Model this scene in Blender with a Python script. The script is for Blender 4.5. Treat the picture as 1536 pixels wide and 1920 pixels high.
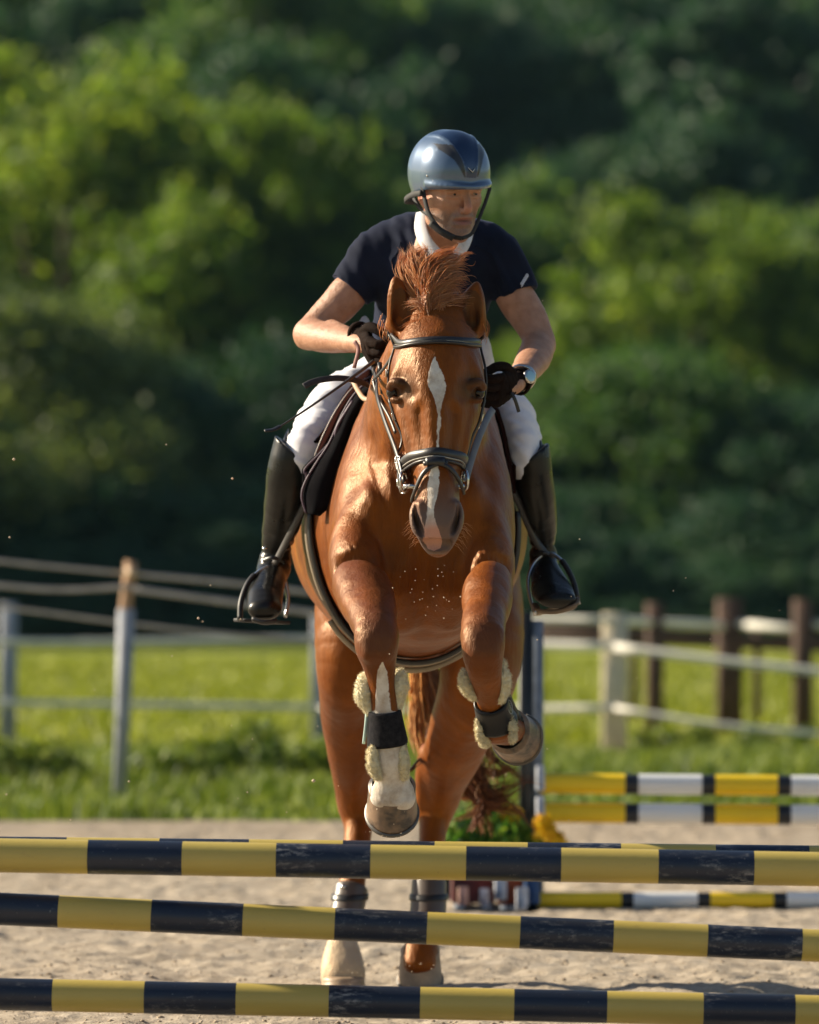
import bpy, math, random
import numpy as np
from mathutils import Vector, Matrix
from mathutils.bvhtree import BVHTree

for o in list(bpy.data.objects):
    bpy.data.objects.remove(o)
SC = bpy.context.scene
COL = SC.collection
rng = np.random.default_rng(7)
random.seed(7)

# ------------------------------------------------------------------ camera, light, exposure
FPX, DIST, CH, HZ = 9750.0, 13.5, 1.33, 1058.0       # focal length in pixels, camera distance, height, horizon row
cam = bpy.data.cameras.new('camera')
camo = bpy.data.objects.new('camera', cam)
COL.objects.link(camo)
SC.camera = camo
camo.location = (0, -DIST, CH)
camo.rotation_euler = (math.radians(90), 0, 0)
cam.sensor_fit = 'HORIZONTAL'
cam.sensor_width = 36
cam.lens = 36 * FPX / 1536
cam.shift_y = (HZ - 960) / 1536
cam.clip_end = 3000
cam.clip_start = 0.5
cam.dof.use_dof = True
cam.dof.focus_distance = DIST + 0.85
cam.dof.aperture_fstop = 3.5
cam.dof.aperture_blades = 9

SUN = Vector((-0.80, 0.27, 0.44)).normalized()        # towards the sun
world = bpy.data.worlds.new('World')
SC.world = world
world.use_nodes = True
wn = world.node_tree
wn.nodes.clear()
sky = wn.nodes.new('ShaderNodeTexSky')
sky.sky_type = 'NISHITA'
sky.sun_disc = False
sky.sun_elevation = math.asin(SUN.z)
sky.sun_rotation = math.atan2(SUN.x, SUN.y)
sky.air_density = 1.0
sky.dust_density = 1.0
bg = wn.nodes.new('ShaderNodeBackground')
bg.inputs[1].default_value = 0.05
wo = wn.nodes.new('ShaderNodeOutputWorld')
wn.links.new(sky.outputs[0], bg.inputs[0])
wn.links.new(bg.outputs[0], wo.inputs[0])
sl = bpy.data.lights.new('sun', 'SUN')
sl.energy = 5.0
sl.angle = math.radians(0.53)
sl.color = (1.0, 0.87, 0.66)
so = bpy.data.objects.new('sun', sl)
COL.objects.link(so)
so.rotation_euler = SUN.to_track_quat('Z', 'Y').to_euler()
so.location = (-8, 2, 8)
SC.view_settings.view_transform = 'Standard'
SC.view_settings.look = 'None'
SC.view_settings.gamma = 1
SC.view_settings.use_curve_mapping = False
SC.view_settings.exposure = 1.05
try:
    SC.cycles.use_denoising = True
    SC.cycles.max_bounces = 6
    SC.cycles.transparent_max_bounces = 8
    SC.cycles.sample_clamp_indirect = 6
except Exception:
    pass

# ------------------------------------------------------------------ helpers
def P(px, py, Y):
    """world point of a pixel of the 1536x1920 photograph at depth Y"""
    s = FPX / (DIST + Y)
    return np.array([(px - 768) / s, Y, CH - (py - HZ) / s])

def R(px, Y):
    return px * (DIST + Y) / FPX

def pxz(v):
    """pixel coordinates of world points"""
    s = FPX / (DIST + v[:, 1])
    return 768 + v[:, 0] * s, HZ - (v[:, 2] - CH) * s

def vn(v):
    v = np.asarray(v, float)
    return v / (np.linalg.norm(v) + 1e-12)

def tag(o, label=None, cat=None, group=None, kind=None):
    if label: o['label'] = label
    if cat: o['category'] = cat
    if group: o['group'] = group
    if kind: o['kind'] = kind
    return o

def empty(name, loc, label=None, cat=None, group=None):
    o = bpy.data.objects.new(name, None)
    COL.objects.link(o)
    o.location = [float(c) for c in loc]
    o.empty_display_size = 0.1
    return tag(o, label, cat, group)

def mesh_np(name, V, polys, smooth=True):
    """polys: list of (n,k) int arrays, or one array"""
    if not isinstance(polys, (list, tuple)):
        polys = [polys]
    polys = [np.asarray(p, np.int32) for p in polys if len(p)]
    V = np.asarray(V, np.float32)
    me = bpy.data.meshes.new(name)
    me.vertices.add(len(V))
    me.vertices.foreach_set('co', V.ravel())
    loops = np.concatenate([p.ravel() for p in polys])
    tot = np.concatenate([np.full(len(p), p.shape[1], np.int32) for p in polys])
    start = np.concatenate([[0], np.cumsum(tot)[:-1]]).astype(np.int32)
    me.loops.add(len(loops))
    me.loops.foreach_set('vertex_index', loops)
    me.polygons.add(len(tot))
    me.polygons.foreach_set('loop_start', start)
    me.polygons.foreach_set('loop_total', tot)
    me.update(calc_edges=True)
    me.validate()
    if smooth:
        me.polygons.foreach_set('use_smooth', np.ones(len(me.polygons), bool))
    return me

def obj(name, me, mats, parent=None):
    o = bpy.data.objects.new(name, me)
    COL.objects.link(o)
    if not isinstance(mats, (list, tuple)):
        mats = [mats]
    for m in mats:
        me.materials.append(m)
    if parent is not None:
        o.parent = parent
        pw = Vector((0, 0, 0))
        q = parent
        while q is not None:
            pw += q.location
            q = q.parent
        o.location = -pw            # geometry is written in world coordinates
    return o

def attr(me, name, arr):
    a = me.attributes.new(name, 'FLOAT', 'POINT')
    a.data.foreach_set('value', np.asarray(arr, np.float32))

class MB:
    """collects pieces into one mesh"""
    def __init__(s):
        s.v = []; s.q = []; s.t = []; s.n = 0; s.poly = []; s.at = []
    def add(s, v, q=None, t=None, a=0.0):
        v = np.asarray(v, float)
        s.v.append(v)
        s.at.append(np.full(len(v), a))
        if q is not None and len(q): s.q.append(np.asarray(q, int) + s.n)
        if t is not None and len(t): s.t.append(np.asarray(t, int) + s.n)
        s.n += len(v)
        return s
    def ngon(s, idx_rel, base):
        s.poly.append([i + base for i in idx_rel])
    def build(s, name, m, parent=None, smooth=True, at=None):
        pol = []
        if s.q: pol.append(np.concatenate(s.q))
        if s.t: pol.append(np.concatenate(s.t))
        for p in s.poly: pol.append(np.array([p]))
        me = mesh_np(name, np.concatenate(s.v), pol, smooth)
        if at: attr(me, at, np.concatenate(s.at))
        return obj(name, me, m, parent)

def cat(pts, n=6, closed=False):
    """catmull-rom through rows of pts (any number of columns)"""
    p = np.asarray(pts, float)
    if len(p) < 3 and not closed:
        t = np.linspace(0, 1, n + 1)[:, None]
        return p[0] * (1 - t) + p[-1] * t
    if closed:
        q = np.vstack([p[-1], p, p[0], p[1]])
    else:
        q = np.vstack([2 * p[0] - p[1], p, 2 * p[-1] - p[-2]])
    out = []
    for i in range(len(q) - 3):
        a, b, c, d = q[i:i + 4]
        for k in range(n):
            t = k / n
            out.append(0.5 * (2 * b + (c - a) * t + (2 * a - 5 * b + 4 * c - d) * t * t + (3 * b - a - 3 * c + d) * t ** 3))
    if not closed:
        out.append(p[-1])
    return np.array(out)

def sweep(path, prof, nrm=None, closed=False, cap=True, scale=None):
    """sweep 2-D profile (u along side, v along normal) on path; nrm per point or constant"""
    path = np.asarray(path, float); prof = np.asarray(prof, float)
    n, m = len(path), len(prof)
    if closed:
        T = np.roll(path, -1, 0) - np.roll(path, 1, 0)
    else:
        T = np.gradient(path, axis=0)
    T /= np.linalg.norm(T, axis=1)[:, None] + 1e-12
    if nrm is None:
        N = np.zeros_like(T)
        u = np.cross(T[0], [0, 0, 1.0])
        if np.linalg.norm(u) < 0.1: u = np.cross(T[0], [0, 1.0, 0])
        for i in range(n):
            u = u - T[i] * np.dot(u, T[i]); u = u / np.linalg.norm(u); N[i] = u
    else:
        N = np.broadcast_to(np.asarray(nrm, float), T.shape).copy()
        N -= T * (N * T).sum(1)[:, None]
        N /= np.linalg.norm(N, axis=1)[:, None] + 1e-12
    B = np.cross(T, N)
    sc = np.ones(n) if scale is None else np.asarray(scale, float)
    if sc.ndim == 1: sc = np.stack([sc, sc], 1)
    V = path[:, None] + B[:, None] * (prof[None, :, 0, None] * sc[:, None, 0:1]) + N[:, None] * (prof[None, :, 1, None] * sc[:, None, 1:2])
    V = V.reshape(-1, 3)
    i = np.arange(n if closed else n - 1)[:, None]; j = np.arange(m)[None]
    i2 = (i + 1) % n; j2 = (j + 1) % m
    Q = np.stack([i * m + j, i * m + j2, i2 * m + j2, i2 * m + j], -1).reshape(-1, 4)
    tri = []
    if cap and not closed:
        c0 = len(V); V = np.vstack([V, path[0], path[-1]])
        for j in range(m):
            tri.append([c0, (j + 1) % m, j]); b = (n - 1) * m
            tri.append([c0 + 1, b + j, b + (j + 1) % m])
    return V, Q, np.array(tri, int).reshape(-1, 3)

def circ(n, r=1.0, r2=None):
    a = np.arange(n) * 2 * math.pi / n
    return np.stack([np.cos(a) * r, np.sin(a) * (r if r2 is None else r2)], 1)

def strap_prof(w, t, n=4):
    """rounded strap section"""
    h = w / 2; e = t * 0.35
    return np.array([[-h, e], [-h + e, t * .9], [0, t], [h - e, t * .9], [h, e], [h, -t * .3], [0, -t * .4], [-h, -t * .3]])

def tube(mb, path, r, n=8, **k):
    r = np.broadcast_to(np.asarray(r, float), (len(path),))
    v, q, t = sweep(path, circ(n), scale=r, **k)
    mb.add(v, q, t)

def box(mb, lo, hi, rot=None, bev=0.0):
    lo = np.asarray(lo, float); hi = np.asarray(hi, float)
    c = (lo + hi) / 2; h = (hi - lo) / 2
    b = min(bev, h.min() * 0.9)
    V = []; F = []
    if b <= 0:
        V = np.array([[x, y, z] for x in (-1, 1) for y in (-1, 1) for z in (-1, 1)]) * h
        F = [[0, 1, 3, 2], [4, 6, 7, 5], [0, 4, 5, 1], [2, 3, 7, 6], [0, 2, 6, 4], [1, 5, 7, 3]]
        T = []
    else:
        idx = {}
        for sx in (-1, 1):
            for sy in (-1, 1):
                for sz in (-1, 1):
                    for ax in range(3):
                        p = np.array([sx, sy, sz]) * (h - b)
                        p[ax] = [sx, sy, sz][ax] * h[ax]
                        idx[(sx, sy, sz, ax)] = len(V); V.append(p)
        F = []; T = []
        for ax in range(3):
            o = [a for a in range(3) if a != ax]
            for s in (-1, 1):
                f = []
                for (a, c_) in ((-1, -1), (1, -1), (1, 1), (-1, 1)):
                    k = [0, 0, 0]; k[ax] = s; k[o[0]] = a; k[o[1]] = c_
                    f.append(idx[(*k, ax)])
                F.append(f)
        for ax in range(3):
            o = [a for a in range(3) if a != ax]
            for a in (-1, 1):
                for c_ in (-1, 1):
                    k1 = [0, 0, 0]; k1[ax] = -1; k1[o[0]] = a; k1[o[1]] = c_
                    k2 = list(k1); k2[ax] = 1
                    F.append([idx[(*k1, o[0])], idx[(*k2, o[0])], idx[(*k2, o[1])], idx[(*k1, o[1])]])
        for sx in (-1, 1):
            for sy in (-1, 1):
                for sz in (-1, 1):
                    T.append([idx[(sx, sy, sz, a)] for a in range(3)])
        V = np.array(V)
    if rot is not None:
        V = V @ np.array(rot).T
    mb.add(V + c, F, T)

# ------------------------------------------------------------------ materials
class N:
    def __init__(s, name):
        s.m = bpy.data.materials.new(name); s.m.use_nodes = True
        s.t = s.m.node_tree; s.b = s.t.nodes['Principled BSDF']
        s.tc = s.t.nodes.new('ShaderNodeTexCoord').outputs['Object']
    def n(s, typ, **k):
        d = s.t.nodes.new('ShaderNode' + typ)
        for a, v in k.items():
            if a.startswith('i_'):
                key = a[2:]
                s.put(d.inputs[int(key) if key.isdigit() else key], v)
            else: setattr(d, a, v)
        return d
    def put(s, inp, v):
        if hasattr(v, 'links') or isinstance(v, bpy.types.NodeSocket): s.t.links.new(v, inp)
        elif isinstance(v, (tuple, list)) and inp.type == 'RGBA' and len(v) == 3: inp.default_value = (*v, 1)
        else: inp.default_value = v
    def noise(s, scale, detail=4, rough=.55, vec=None, dist=0.0, col=False):
        d = s.n('TexNoise'); s.put(d.inputs['Scale'], scale); d.inputs['Detail'].default_value = detail
        d.inputs['Roughness'].default_value = rough; d.inputs['Distortion'].default_value = dist
        s.t.links.new(vec if vec is not None else s.tc, d.inputs['Vector'])
        return d.outputs['Color' if col else 'Fac']
    def scale(s, v, vec=None):
        d = s.n('Mapping'); d.inputs['Scale'].default_value = v
        s.t.links.new(vec if vec is not None else s.tc, d.inputs['Vector'])
        return d.outputs[0]
    def ramp(s, fac, *st):
        d = s.n('ValToRGB'); s.put(d.inputs[0], fac); e = d.color_ramp.elements
        while len(e) < len(st): e.new(0.5)
        for i, (p, c) in enumerate(st):
            e[i].position = p
            e[i].color = (c, c, c, 1) if isinstance(c, (int, float)) else (*c, 1)
        return d.outputs[0]
    def mix(s, f, a, b, mode='MIX'):
        d = s.n('MixRGB', blend_type=mode); s.put(d.inputs[0], f); s.put(d.inputs[1], a); s.put(d.inputs[2], b)
        return d.outputs[0]
    def math(s, op, a, b=0.0, clamp=False):
        d = s.n('Math', operation=op, use_clamp=clamp); s.put(d.inputs[0], a); s.put(d.inputs[1], b)
        return d.outputs[0]
    def att(s, name):
        return s.n('Attribute', attribute_name=name).outputs['Fac']
    def set(s, **k):
        for a, v in k.items():
            s.put(s.b.inputs[{'col': 'Base Color', 'rough': 'Roughness', 'metal': 'Metallic', 'spec': 'Specular IOR Level',
                              'sheen': 'Sheen Weight', 'sheenr': 'Sheen Roughness', 'sheent': 'Sheen Tint', 'coat': 'Coat Weight',
                              'coatr': 'Coat Roughness', 'sss': 'Subsurface Weight', 'sssr': 'Subsurface Radius', 'ssss': 'Subsurface Scale',
                              'nor': 'Normal', 'stint': 'Specular Tint', 'aniso': 'Anisotropic'}[a]], v)
        return s
    def bump(s, h, strength=.3, dist=.005, nor=None):
        d = s.n('Bump'); d.inputs['Strength'].default_value = strength; d.inputs['Distance'].default_value = dist
        s.put(d.inputs['Height'], h)
        if nor is not None: s.put(d.inputs['Normal'], nor)
        return d.outputs[0]

def simple(name, c, rough=.6, var=.25, scale=20, bump=.0, bscale=60, bdist=.002, **k):
    m = N(name)
    f = m.noise(scale)
    c = np.array(c, float)
    m.set(col=m.ramp(f, (.3, tuple(c * (1 - var))), (.7, tuple(np.minimum(c * (1 + var), 1)))), rough=rough, **k)
    if bump: m.set(nor=m.bump(m.noise(bscale, 5), bump, bdist))
    return m.m

# ------------------------------------------------------------------ implicit sculpting
class Vox:
    def __init__(s, xs, ys, zs, far=.3):
        s.ax = [np.asarray(a, np.float32) for a in (xs, ys, zs)]
        s.F = np.full([len(a) for a in s.ax], far, np.float32)
    def win(s, lo, hi):
        sl = []
        for a, l, h in zip(s.ax, lo, hi):
            i0 = max(0, int(np.searchsorted(a, l)) - 1); i1 = min(len(a), int(np.searchsorted(a, h)) + 2)
            if i1 <= i0: return None
            sl.append(slice(i0, i1))
        return tuple(sl)
    def stroke(s, pts, k=.02, w=(1, 0, 0), sub=False, res=3, margin=.02):
        """pts: rows (position, a along w, b elsewhere); smooth union (or subtraction) of a tapered elliptic sweep"""
        rows = np.array([[*p, a, b] for p, a, b in pts], float)
        if len(rows) == 1: rows = np.vstack([rows, rows + [0, 0, 1e-4, 0, 0]])
        if len(rows) > 2: rows = cat(rows, res)
        w = vn(w)
        mx = rows[:, 3:].max(1) + k + margin
        W = s.win(rows[:, :3].min(0) - mx.max(), rows[:, :3].max(0) + mx.max())
        if W is None: return
        o = [w_.start for w_ in W]
        D = np.full([w_.stop - w_.start for w_ in W], 1e3, np.float32)
        for i in range(len(rows) - 1):
            p1, p2 = rows[i, :3], rows[i + 1, :3]
            m = max(mx[i], mx[i + 1])
            w2 = s.win(np.minimum(p1, p2) - m, np.maximum(p1, p2) + m)
            if w2 is None: continue
            X = (s.ax[0][w2[0]] - p1[0])[:, None, None]
            Y = (s.ax[1][w2[1]] - p1[1])[None, :, None]
            Z = (s.ax[2][w2[2]] - p1[2])[None, None, :]
            d = (p2 - p1); L2 = max(float(d @ d), 1e-10)
            t = np.clip((X * (d[0] / L2) + Y * (d[1] / L2)) + Z * (d[2] / L2), 0, 1).astype(np.float32)
            A = rows[i, 3] + t * (rows[i + 1, 3] - rows[i, 3])
            B = rows[i, 4] + t * (rows[i + 1, 4] - rows[i, 4])
            dx = X - t * d[0]; dy = Y - t * d[1]; dz = Z - t * d[2]
            u = dx * w[0] + dy * w[1] + dz * w[2]
            r2 = dx * dx + dy * dy + dz * dz - u * u
            np.maximum(r2, 0, out=r2)
            k0 = np.sqrt(u * u / (A * A) + r2 / (B * B)) + 1e-6
            k1 = np.sqrt(u * u / (A ** 4) + r2 / (B ** 4)) + 1e-6
            dd = k0 * (k0 - 1) / k1
            l = tuple(slice(a.start - b, a.stop - b) for a, b in zip(w2, o))
            np.minimum(D[l], dd, out=D[l])
        Fw = s.F[W]
        if sub:
            D = -D
            h = np.maximum(k - np.abs(Fw - D), 0) / k
            s.F[W] = np.maximum(Fw, D) + h * h * k * .25
        else:
            h = np.maximum(k - np.abs(Fw - D), 0) / k
            s.F[W] = np.minimum(Fw, D) - h * h * k * .25
    def mesh(s):
        F = s.F
        ins = (F < 0).view(np.uint8)
        c = ins[:-1] + ins[1:]
        c = c[:, :-1] + c[:, 1:]
        c = c[:, :, :-1] + c[:, :, 1:]
        I = np.argwhere((c > 0) & (c < 8))
        gid = np.full(c.shape, -1, np.int32)
        gid[I[:, 0], I[:, 1], I[:, 2]] = np.arange(len(I))
        acc = np.zeros((len(I), 3)); cnt = np.zeros(len(I))
        cs = {(a, b, d): F[I[:, 0] + a, I[:, 1] + b, I[:, 2] + d] for a in (0, 1) for b in (0, 1) for d in (0, 1)}
        for ax in range(3):
            for a in (0, 1):
                for b in (0, 1):
                    o = [a, b]; o.insert(ax, 0); e = list(o); e[ax] = 1
                    fa, fb = cs[tuple(o)], cs[tuple(e)]
                    x = (fa < 0) != (fb < 0)
                    t = np.where(x, fa / np.where(x, fa - fb, 1), 0)
                    p = np.array(o, float)[None].repeat(len(I), 0); p[:, ax] = t
                    acc += p * x[:, None]; cnt += x
        G = I + acc / cnt[:, None]
        V = np.stack([np.interp(G[:, i], np.arange(len(s.ax[i])), s.ax[i]) for i in range(3)], 1)
        Q = []
        for ax in range(3):
            sl0 = [slice(None)] * 3; sl1 = [slice(None)] * 3
            sl0[ax] = slice(None, -1); sl1[ax] = slice(1, None)
            A = ins[tuple(sl0)]; B = ins[tuple(sl1)]
            E = np.argwhere(A != B)
            u, v = (ax + 1) % 3, (ax + 2) % 3
            ok = (E[:, u] > 0) & (E[:, v] > 0) & (E[:, u] < F.shape[u] - 1) & (E[:, v] < F.shape[v] - 1)
            E = E[ok]
            def g(du, dv):
                K = E.copy(); K[:, u] -= du; K[:, v] -= dv
                return gid[K[:, 0], K[:, 1], K[:, 2]]
            q = np.stack([g(1, 1), g(0, 1), g(0, 0), g(1, 0)], 1)
            flip = A[E[:, 0], E[:, 1], E[:, 2]] == 0
            q[flip] = q[flip][:, ::-1]
            Q.append(q)
        return V, np.concatenate(Q)

def axis(*seg):
    """axis(lo, hi, step, hi2, step2, ...) -> coordinates with changing step"""
    out = [seg[0]]
    lo = seg[0]
    for hi, st in zip(seg[1::2], seg[2::2]):
        n = max(1, int(round((hi - lo) / st)))
        out += list(lo + (hi - lo) * (np.arange(n) + 1) / n)
        lo = hi
    return np.array(out)

def vnormals(V, Q):
    n = np.cross(V[Q[:, 2]] - V[Q[:, 0]], V[Q[:, 3]] - V[Q[:, 1]])
    N_ = np.zeros_like(V)
    for i in range(4): np.add.at(N_, Q[:, i], n)
    return N_ / (np.linalg.norm(N_, axis=1)[:, None] + 1e-12)

class Snap:
    def __init__(s, V, Q):
        s.b = BVHTree.FromPolygons([tuple(v) for v in V], [tuple(q) for q in Q])
    def near(s, p, off=0.0):
        h, n, _, _ = s.b.find_nearest(Vector(p))
        n = np.array(n); h = np.array(h)
        return h + n * off, n
    def front(s, px, py, off=0.0):
        o = Vector((0, -DIST, CH)); t = Vector(P(px, py, 2.0))
        h, n, _, _ = s.b.ray_cast(o, (t - o).normalized())
        if h is None: return None, None
        n = np.array(n); return np.array(h) + n * off, n

# ================================================================== SETTING
def H(x, y):
    x = np.asarray(x, float); y = np.asarray(y, float)
    h = 0.21 * np.maximum(y - 104, 0) ** 1.0
    h = h + np.where(y > 104, 1.2 * np.sin(x * .11 + y * .05), 0) * np.clip((y - 104) / 30, 0, 1)
    h = np.minimum(h, 30 + 0.01 * y)
    # low rough bank between the arena and the meadow
    h = h + 0.10 * np.exp(-((y - 18.0) / 3.4) ** 2) - 0.05
    return h

m = N('meadow_grass')
f1 = m.noise(.35, 5, .6); f2 = m.noise(6, 4, .7, m.scale((1, .35, 1))); f3 = m.noise(.06, 3)
c = m.ramp(f2, (.25, (.13, .18, .02)), (.55, (.25, .29, .03)), (.8, (.36, .38, .05)))
c = m.mix(m.ramp(f1, (.42, 0), (.62, .55)), c, (.36, .35, .06))
c = m.mix(m.ramp(f3, (.45, 0), (.6, .35)), c, (.15, .23, .03))
m.set(col=c, rough=.85, spec=.2, nor=m.bump(m.noise(18, 4, .7), .8, .05))
M_GRASS = m.m

def sheet(name, xs, ys, hf, mt, smooth=True):
    X, Y = np.meshgrid(xs, ys, indexing='ij')
    Z = hf(X, Y)
    V = np.stack([X, Y, Z], -1).reshape(-1, 3)
    n, k = len(xs), len(ys)
    i, j = np.meshgrid(np.arange(n - 1), np.arange(k - 1), indexing='ij')
    a = (i * k + j).ravel()
    return obj(name, mesh_np(name, V, np.stack([a, a + k, a + k + 1, a + 1], 1), smooth), mt)

xs = np.unique(np.concatenate([np.linspace(-900, -60, 14), np.linspace(-60, 60, 61), np.linspace(60, 900, 14)]))
ys = np.unique(np.concatenate([np.linspace(-400, -20, 8), np.linspace(-20, 60, 81), np.linspace(60, 260, 50), np.linspace(260, 1500, 14)]))
tag(sheet('ground', xs, ys, H, M_GRASS), kind='structure')

# --- sand arena: one relief sheet with trodden clods
def vnoise(x, y, s, seed):
    r = np.random.default_rng(seed)
    T = r.random((256, 256)).astype(np.float32)
    u = x / s; v = y / s
    i = np.floor(u).astype(int); j = np.floor(v).astype(int)
    fu = u - i; fv = v - j
    fu = fu * fu * (3 - 2 * fu); fv = fv * fv * (3 - 2 * fv)
    g = lambda a, b: T[a % 256, b % 256]
    return (g(i, j) * (1 - fu) + g(i + 1, j) * fu) * (1 - fv) + (g(i, j + 1) * (1 - fu) + g(i + 1, j + 1) * fu) * fv

def sandh(X, Y):
    z = .026 * (vnoise(X, Y, .33, 1) - .5) + .018 * (vnoise(X, Y, .14, 2) - .5) + .014 * (vnoise(X, Y, .065, 3) - .5) + .010 * (vnoise(X, Y, .03, 5) - .5)
    n = vnoise(X, Y, .11, 4)
    z = z - .03 * np.clip(.32 - n, 0, 1) * 3 * .5
    fade = np.clip((13.3 - Y) / .6, 0, 1)
    return .012 + z * fade + 0.0 * X

xs = axis(-22, -4, .5, -1.6, .06, 1.8, .016, 4, .06, 22, .5)
ys = axis(-14, 0, .2, 1.2, .05, 5, .018, 9, .03, 13.2, .06)
m = N('arena_sand')
g = m.noise(9, 6, .65); g2 = m.noise(60, 4, .7); g3 = m.noise(1.6, 3)
c = m.ramp(g, (.3, (.29, .245, .185)), (.5, (.42, .36, .285)), (.72, (.55, .48, .39)))
c = m.mix(m.ramp(g2, (.35, .5), (.6, 0)), c, (.24, .185, .13))
c = m.mix(m.ramp(g3, (.4, .22), (.65, 0)), c, (.36, .28, .20))
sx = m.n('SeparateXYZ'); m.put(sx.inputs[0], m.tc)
far_dark = m.n('MapRange'); m.put(far_dark.inputs[0], sx.outputs[1]); far_dark.inputs[1].default_value = 9.5; far_dark.inputs[2].default_value = 14
c = m.mix(m.math('MULTIPLY', far_dark.outputs[0], .55), c, (.23, .18, .13))  # sand turns darker brown towards the far edge
m.set(col=c, rough=.95, spec=.15, nor=m.bump(g2, .7, .012))
M_SAND = m.m
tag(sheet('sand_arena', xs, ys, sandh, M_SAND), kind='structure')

# loose clods of sand and wood shavings lying in the arena
def rock_mesh(r):
    me = bpy.data.meshes.new('clod')
    V = np.array([[0, 0, 1], [.9, 0, .2], [.2, .85, .15], [-.8, .5, .25], [-.7, -.6, .1], [.3, -.9, .2], [0, 0, -.6]]) * r
    T = [[0, i, i % 5 + 1] for i in range(1, 6)] + [[6, i % 5 + 1, i] for i in range(1, 6)]
    return V, np.array(T)
mb = MB()
n = 5200
cx = rng.uniform(-1.8, 2.0, n); cy = 1.3 + 11 * rng.random(n) ** 1.3
cz = sandh(cx, cy)
bv, bt = rock_mesh(1)
for i in range(n):
    s = .0035 + .010 * rng.random() ** 3
    a = rng.random() * 6.3; ca, sa = math.cos(a), math.sin(a)
    v = bv * np.array([1, .7 + .5 * rng.random(), .6]) * s
    v = np.stack([v[:, 0] * ca - v[:, 1] * sa, v[:, 0] * sa + v[:, 1] * ca, v[:, 2]], 1)
    mb.add(v + [cx[i], cy[i], cz[i]], t=bt)
m = N('sand_clods'); g = m.noise(3, 2)
m.set(col=m.ramp(m.noise(14, 3, .8), (.3, (.12, .085, .05)), (.5, (.36, .28, .20)), (.7, (.6, .5, .38))), rough=.95)
tag(mb.build('loose_clods', m.m, smooth=False), 'small clods and shavings strewn over the sand of the arena', 'clods', kind='stuff')

# pale sand patch behind the grass at the right post
sheetpatch = sheet('worn_patch', np.linspace(.55, 1.75, 14), np.linspace(21.0, 24.2, 14), lambda X, Y: H(X, Y) + .012 + .02 * vnoise(X, Y, .3, 8), simple('pale_dirt', (.5, .4, .3), .95))
tag(sheetpatch, kind='structure')

# --- grass: blades and tufts
def blades(n, xr, yr, hr, wr, seed, hf=H, clump=True, ypow=1.0):
    r = np.random.default_rng(seed)
    x = r.uniform(*xr, n); y = yr[0] + (yr[1] - yr[0]) * r.random(n) ** ypow
    if clump:
        keep = vnoise(x, y, .5, seed + 50) + .6 * vnoise(x, y, .17, seed + 51) > .62 + .35 * r.random(n) - .2
        x, y = x[keep], y[keep]; n = len(x)
    h = r.uniform(*hr, n) * (.5 + 1.0 * vnoise(x, y, .8, seed + 52)); a = r.uniform(0, 6.283, n); w = r.uniform(*wr, n)
    z = hf(x, y) - .01
    b = np.stack([x, y, z], 1)
    d = np.stack([np.cos(a), np.sin(a), 0 * a], 1); e = np.stack([-np.sin(a), np.cos(a), 0 * a], 1)
    lean = r.uniform(.1, .7, n)[:, None]
    up = np.array([0, 0, 1.0])
    p0 = b - d * w[:, None] * .5; p1 = b + d * w[:, None] * .5
    mid = b + up * (h * .6)[:, None] + e * (lean * .3 * h[:, None])
    p2 = mid + d * w[:, None] * .42; p3 = mid - d * w[:, None] * .42
    p4 = b + up * h[:, None] * (1 - .25 * lean) + e * (lean * h[:, None])
    V = np.stack([p0, p1, p2, p3, p4], 1).reshape(-1, 3)
    k = np.arange(n)[:, None] * 5
    me = mesh_np('grass', V, [k + [0, 1, 2, 3], k + [3, 2, 4]], False)
    attr(me, 'rnd', np.repeat(r.random(n), 5))
    return me

def leafmat(name, lo, mid, hi, trans=.45, pscale=.25):
    m = N(name)
    f = m.att('rnd')
    oi = m.n('ObjectInfo')
    f = m.math('ADD', m.math('MULTIPLY', f, .55), m.math('MULTIPLY', m.noise(pscale, 3), .5))
    f = m.math('ADD', f, m.math('MULTIPLY', m.math('SUBTRACT', oi.outputs['Random'], .5), .22))
    c = m.ramp(f, (.2, lo), (.5, mid), (.85, hi))
    m.set(col=c, rough=.55, spec=.3)
    tr = m.n('BsdfTranslucent'); m.put(tr.inputs[0], m.mix(1, c, (1.0, 1.05, .45), 'MULTIPLY'))
    mx = m.n('MixShader'); mx.inputs[0].default_value = trans
    m.t.links.new(m.b.outputs[0], mx.inputs[1]); m.t.links.new(tr.outputs[0], mx.inputs[2])
    m.t.links.new(mx.outputs[0], m.t.nodes['Material Output'].inputs[0])
    return m.m
M_BLADE = leafmat('grass_blades', (.13, .17, .02), (.26, .29, .035), (.42, .42, .08), .35, 1.2)
M_BLADE2 = leafmat('bank_grass', (.04, .075, .015), (.12, .18, .025), (.34, .38, .07), .3, 1.5)
tag(obj('bank_grass', blades(70000, (-3.6, 4.0), (13.3, 23.0), (.05, .17), (.008, .02), 11), M_BLADE2), 'rough dark grass and weeds along the edge of the arena', 'grass', kind='stuff')
tag(obj('meadow_grass', blades(60000, (-6, 6.5), (21, 62), (.05, .12), (.02, .05), 12, clump=False, ypow=1.5), M_BLADE), 'short sunlit yellow green grass of the meadow behind the fence', 'grass', kind='stuff')

# leafy weeds on the bank
def leafball(n, c, rad, size, r, shell=.75, jit=.12):
    d = r.normal(size=(n, 3)); d /= np.linalg.norm(d, axis=1)[:, None]
    p = c + d * rad * (shell + (1 - shell) * r.random((n, 1)) ** .5) * (1 + jit * r.normal(size=(n, 1)))
    return p, d

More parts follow.
